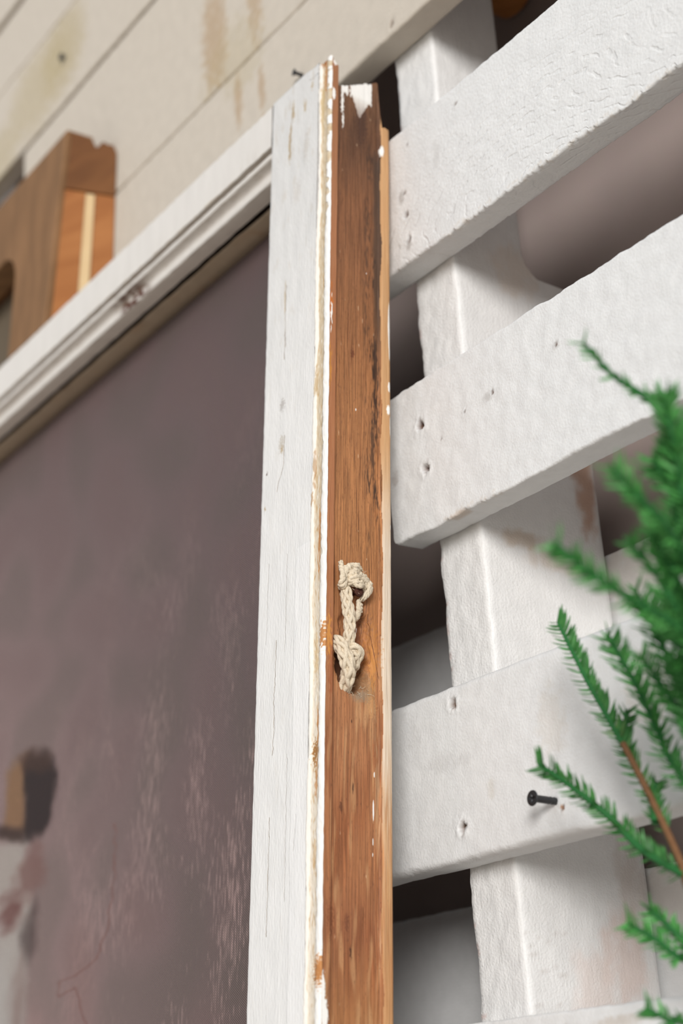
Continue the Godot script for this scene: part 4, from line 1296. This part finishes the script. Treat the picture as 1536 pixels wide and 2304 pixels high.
# ---------------------------------------------------------------- artificial fir
func make_fir():
	var base := Vector3(-0.41, 0, 0.055)
	var t := thing("fir_tree", "green artificial fir with thin needled sprigs in front of the pallet", "fir tree", base)
	var bark := wood_mat(rgb(96, 66, 44), rgb(142, 104, 72), 64, 256, 51)
	var gm := skin_mat(paint(64, 64, func(x, y):
		var v: float = 0.5 + 0.5 * n1.get_noise_2d(x * 0.1, y * 0.1)
		return rgb(58, 124, 60).lerp(rgb(112, 188, 104), v)), null, 0, 0.5, 0.4)
	gm.backlight_enabled = true
	gm.backlight = Color(0.16, 0.30, 0.16)
	gm.cull_mode = BaseMaterial3D.CULL_DISABLED
	gm.vertex_color_use_as_albedo = true
	var sm := mat(rgb(44, 104, 54), 0.6, 0.3)
	# trunk on a low foot
	var tp := []
	var tr := []
	for i in 25:
		tp.append(Vector3(0.004 * sin(i * 0.5), i / 24.0 * 1.19, 0.003 * cos(i * 0.7)))
		tr.append(lerpf(0.013, 0.003, i / 24.0))
	part("trunk", tube(tp, tr, 10), bark, t)
	var foot := []
	for q in [[0.0, 0.10], [0.012, 0.10], [0.02, 0.085], [0.03, 0.02], [0.06, 0.014]]:
		var row := PackedVector3Array()
		for k in 24:
			row.append(Vector3(q[1] * cos(-TAU * k / 24), q[0], q[1] * 0.5 * sin(-TAU * k / 24)))
		foot.append(row)
	part("foot", skin(foot, true, null, null, true), bark, t)
	var V := func(x, y, z): return Vector3(x, y, z)
	# [points…], needle length, spacing, flat or all round, bare brown share of the stem
	var sprigs := [
		[[V.call(-0.4206, 1.2384, 0.136), V.call(-0.4179, 1.2251, 0.1239), V.call(-0.4126, 1.2139, 0.1096), V.call(-0.4058, 1.1916, 0.1043), V.call(-0.408, 1.130, 0.060)], 0.0042, 0.0021, 0.0],
		[[V.call(-0.3957, 1.208, 0.119), V.call(-0.4008, 1.1897, 0.1143), V.call(-0.4085, 1.1649, 0.1092), V.call(-0.4194, 1.1427, 0.0921), V.call(-0.410, 1.100, 0.058)], 0.0062, 0.0012, 0.0],
		[[V.call(-0.391, 1.1685, 0.1599), V.call(-0.3893, 1.1586, 0.1513), V.call(-0.3931, 1.1496, 0.1328), V.call(-0.406, 1.1384, 0.1072), V.call(-0.410, 1.090, 0.056)], 0.0060, 0.0012, 0.0],
		[[V.call(-0.4124, 1.1433, 0.1732), V.call(-0.4117, 1.1334, 0.157), V.call(-0.4097, 1.1245, 0.1397), V.call(-0.4144, 1.114, 0.1033), V.call(-0.410, 1.070, 0.057)], 0.0060, 0.0012, 0.0],
		[[V.call(-0.4162, 1.1505, 0.1288), V.call(-0.4147, 1.1428, 0.1219), V.call(-0.4143, 1.1292, 0.1127), V.call(-0.4205, 1.1149, 0.0941), V.call(-0.410, 1.060, 0.058)], 0.0058, 0.0013, 0.0],
		[[V.call(-0.5546, 1.1682, 0.0399), V.call(-0.5416, 1.136, 0.038), V.call(-0.5276, 1.1026, 0.034), V.call(-0.5145, 1.0697, 0.0315), V.call(-0.5018, 1.0438, 0.034), V.call(-0.4945, 1.02, 0.032), V.call(-0.412, 0.930, 0.055)], 0.0060, 0.0019, 1.0],
		[[V.call(-0.5248, 1.1175, 0.0306), V.call(-0.5286, 1.1078, 0.0310), V.call(-0.5259, 1.0966, 0.0325)], 0.0048, 0.0013, 0.5],
		[[V.call(-0.4946, 1.1418, 0.0678), V.call(-0.4946, 1.1206, 0.0545), V.call(-0.4938, 1.0993, 0.045), V.call(-0.4880, 1.078, 0.040), V.call(-0.411, 0.985, 0.055)], 0.0068, 0.0012, 0.4],
		[[V.call(-0.4612, 1.1508, 0.082), V.call(-0.4619, 1.1324, 0.0714), V.call(-0.4631, 1.1159, 0.0626), V.call(-0.4706, 1.0959, 0.0443), V.call(-0.411, 1.000, 0.055)], 0.0068, 0.0011, 0.0],
		[[V.call(-0.5530, 1.0963, 0.0647), V.call(-0.5462, 1.0841, 0.0500), V.call(-0.5370, 1.0692, 0.0380), V.call(-0.5230, 1.053, 0.0350), V.call(-0.5000, 1.038, 0.0340)], 0.0060, 0.0017, 0.7],
		[[V.call(-0.5139, 1.0815, 0.0291), V.call(-0.5168, 1.0744, 0.0300), V.call(-0.5144, 1.0637, 0.0330)], 0.0050, 0.0013, 0.5],
		[[V.call(-0.5163, 1.0191, 0.0563), V.call(-0.5119, 1.0126, 0.0462), V.call(-0.5078, 1.0046, 0.0380), V.call(-0.5000, 0.9947, 0.032), V.call(-0.412, 0.900, 0.054)], 0.0056, 0.0014, 0.3],
		[[V.call(-0.5162, 1.0255, 0.0422), V.call(-0.5129, 1.0185, 0.0360), V.call(-0.5060, 1.0086, 0.0330), V.call(-0.500, 0.997, 0.032)], 0.0056, 0.0014, 0.3],
		[[V.call(-0.5084, 0.9833, 0.0591), V.call(-0.5045, 0.977, 0.0498), V.call(-0.5040, 0.9695, 0.036), V.call(-0.412, 0.870, 0.054)], 0.0056, 0.0013, 0.2],
		[[V.call(-0.4033, 1.1508, 0.1294), V.call(-0.4109, 1.1389, 0.1143), V.call(-0.4187, 1.1232, 0.0969), V.call(-0.410, 1.060, 0.056)], 0.0062, 0.0012, 0.0],
		[[V.call(-0.4622, 1.1224, 0.0835), V.call(-0.4609, 1.1068, 0.0719), V.call(-0.4664, 1.0868, 0.0487), V.call(-0.411, 0.985, 0.055)], 0.0068, 0.0011, 0.0],
		[[V.call(-0.4040, 1.2120, 0.114), V.call(-0.4090, 1.1940, 0.106), V.call(-0.4130, 1.1680, 0.096), V.call(-0.410, 1.110, 0.058)], 0.0064, 0.0010, 0.0],
		[[V.call(-0.3930, 1.2040, 0.124), V.call(-0.3960, 1.1840, 0.118), V.call(-0.4020, 1.1620, 0.108), V.call(-0.409, 1.100, 0.058)], 0.0064, 0.0010, 0.0],
		[[V.call(-0.4180, 1.1620, 0.112), V.call(-0.4200, 1.1440, 0.102), V.call(-0.4220, 1.1240, 0.090), V.call(-0.410, 1.060, 0.056)], 0.0064, 0.0011, 0.0],
		[[V.call(-0.4480, 1.1180, 0.078), V.call(-0.4500, 1.1000, 0.068), V.call(-0.4500, 1.0780, 0.056), V.call(-0.411, 1.000, 0.055)], 0.0066, 0.0011, 0.0],
		[[V.call(-0.3990, 1.2000, 0.110), V.call(-0.4010, 1.1700, 0.100), V.call(-0.4060, 1.1400, 0.090), V.call(-0.410, 1.080, 0.058)], 0.0064, 0.0011, 0.0],
		[[V.call(-0.4140, 1.1880, 0.112), V.call(-0.4130, 1.1700, 0.100), V.call(-0.4140, 1.1500, 0.088), V.call(-0.410, 1.095, 0.058)], 0.0064, 0.0011, 0.0],
		[[V.call(-0.4300, 1.1380, 0.100), V.call(-0.4330, 1.1200, 0.090), V.call(-0.4360, 1.1000, 0.076), V.call(-0.411, 1.030, 0.056)], 0.0064, 0.0011, 0.0],
		[[V.call(-0.4560, 1.0980, 0.066), V.call(-0.4570, 1.0800, 0.058), V.call(-0.4560, 1.0600, 0.050), V.call(-0.411, 0.980, 0.055)], 0.0066, 0.0011, 0.0],
		[[V.call(-0.4247, 1.1239, 0.1056), V.call(-0.4319, 1.1128, 0.0903), V.call(-0.4382, 1.0976, 0.0712), V.call(-0.411, 1.020, 0.055)], 0.0064, 0.0012, 0.0]]
	var si := 0
	for s in sprigs:
		var ctrl: Array = s[0].map(func(p): return p - base)
		var mid := bend(ctrl, 60)
		var rr := []
		for i in mid.size():
			rr.append(lerpf(0.0008, 0.0021, pow(i / 60.0, 0.6)))
		var brown: bool = si == 5
		var tw := part("sprig", tube(mid, rr, 7), sm, t)
		if brown:
			part("twig", tube(mid.slice(15, 61).map(func(p): return p + Vector3(0.0009, 0, 0.0006)), rr.slice(15, 61).map(func(r): return r * 1.05), 7), bark, t)
		var L := 0.0
		var st := SurfaceTool.new()
		st.begin(Mesh.PRIMITIVE_TRIANGLES)
		st.set_smooth_group(-1)
		var nextd := 0.0
		for i in mid.size() - 1:
			var a: Vector3 = mid[i]
			var b: Vector3 = mid[i + 1]
			var d := (a - b).normalized()            # towards the tip
			# side direction across the view of the wall
			var side := d.cross(Vector3(0.35, -0.1, 0.93)).normalized()
			var face := side.cross(d)
			var seg := a.distance_to(b)
			while nextd < L + seg:
				var p := a.lerp(b, (nextd - L) / seg)
				for h in (2 if brown and i > 14 else 3):
					var az := rng.randf() * TAU
					if rng.randf() < s[3]:
						az = (0.0 if h % 2 == 0 else PI) + rng.randf_range(-0.4, 0.4)
					var outw := side * cos(az) + face * sin(az)
					needle(st, p, d, outw, s[1] * 1.45 * rng.randf_range(0.75, 1.15), rng, brown and i > 12 and rng.randf() < 0.3, 0.66 if si in [5, 6, 9, 10] else 1.0)
				nextd += s[2] * 1.25
			L += seg
			if L > 0.115:
				break
		st.generate_normals()
		var nd := part("needles", st.commit(), gm, tw)
		nd.set_meta("kind", "stuff")
		si += 1

# a flat needle that leaves at a slant towards the tip and curls
func needle(st: SurfaceTool, p: Vector3, d: Vector3, o: Vector3, L: float, r: RandomNumberGenerator, dry: bool, deep: float):
	var slant := r.randf_range(0.30, 0.65)
	var dir := (o + d * slant).normalized()
	var q := p
	var w := 0.00080
	var across := dir.cross(o.cross(d)).normalized()
	var flatd := d.cross(o).normalized().lerp(across, r.randf_range(0.2, 0.9)).normalized()
	var c := Color(1, 1, 1).lerp(Color(0.55, 0.68, 0.55), r.randf())
	c = Color(c.r * deep, c.g * deep, c.b * deep)
	if dry:
		c = Color(1.7, 0.62, 0.7)
	var prev := [q - flatd * w, q + flatd * w]
	for k in 3:
		var nd := (dir + d * 0.18 * (k + 1)).normalized()
		q += nd * L / 3.0
		var ww: float = w * [0.95, 0.75, 0.15][k]
		var now := [q - flatd * ww, q + flatd * ww]
		for v in [prev[0], now[0], prev[1], prev[1], now[0], now[1]]:
			st.set_color(c)
			st.set_uv(Vector2(v.x * 20.0, v.y * 20.0))
			st.add_vertex(v)
		prev = now
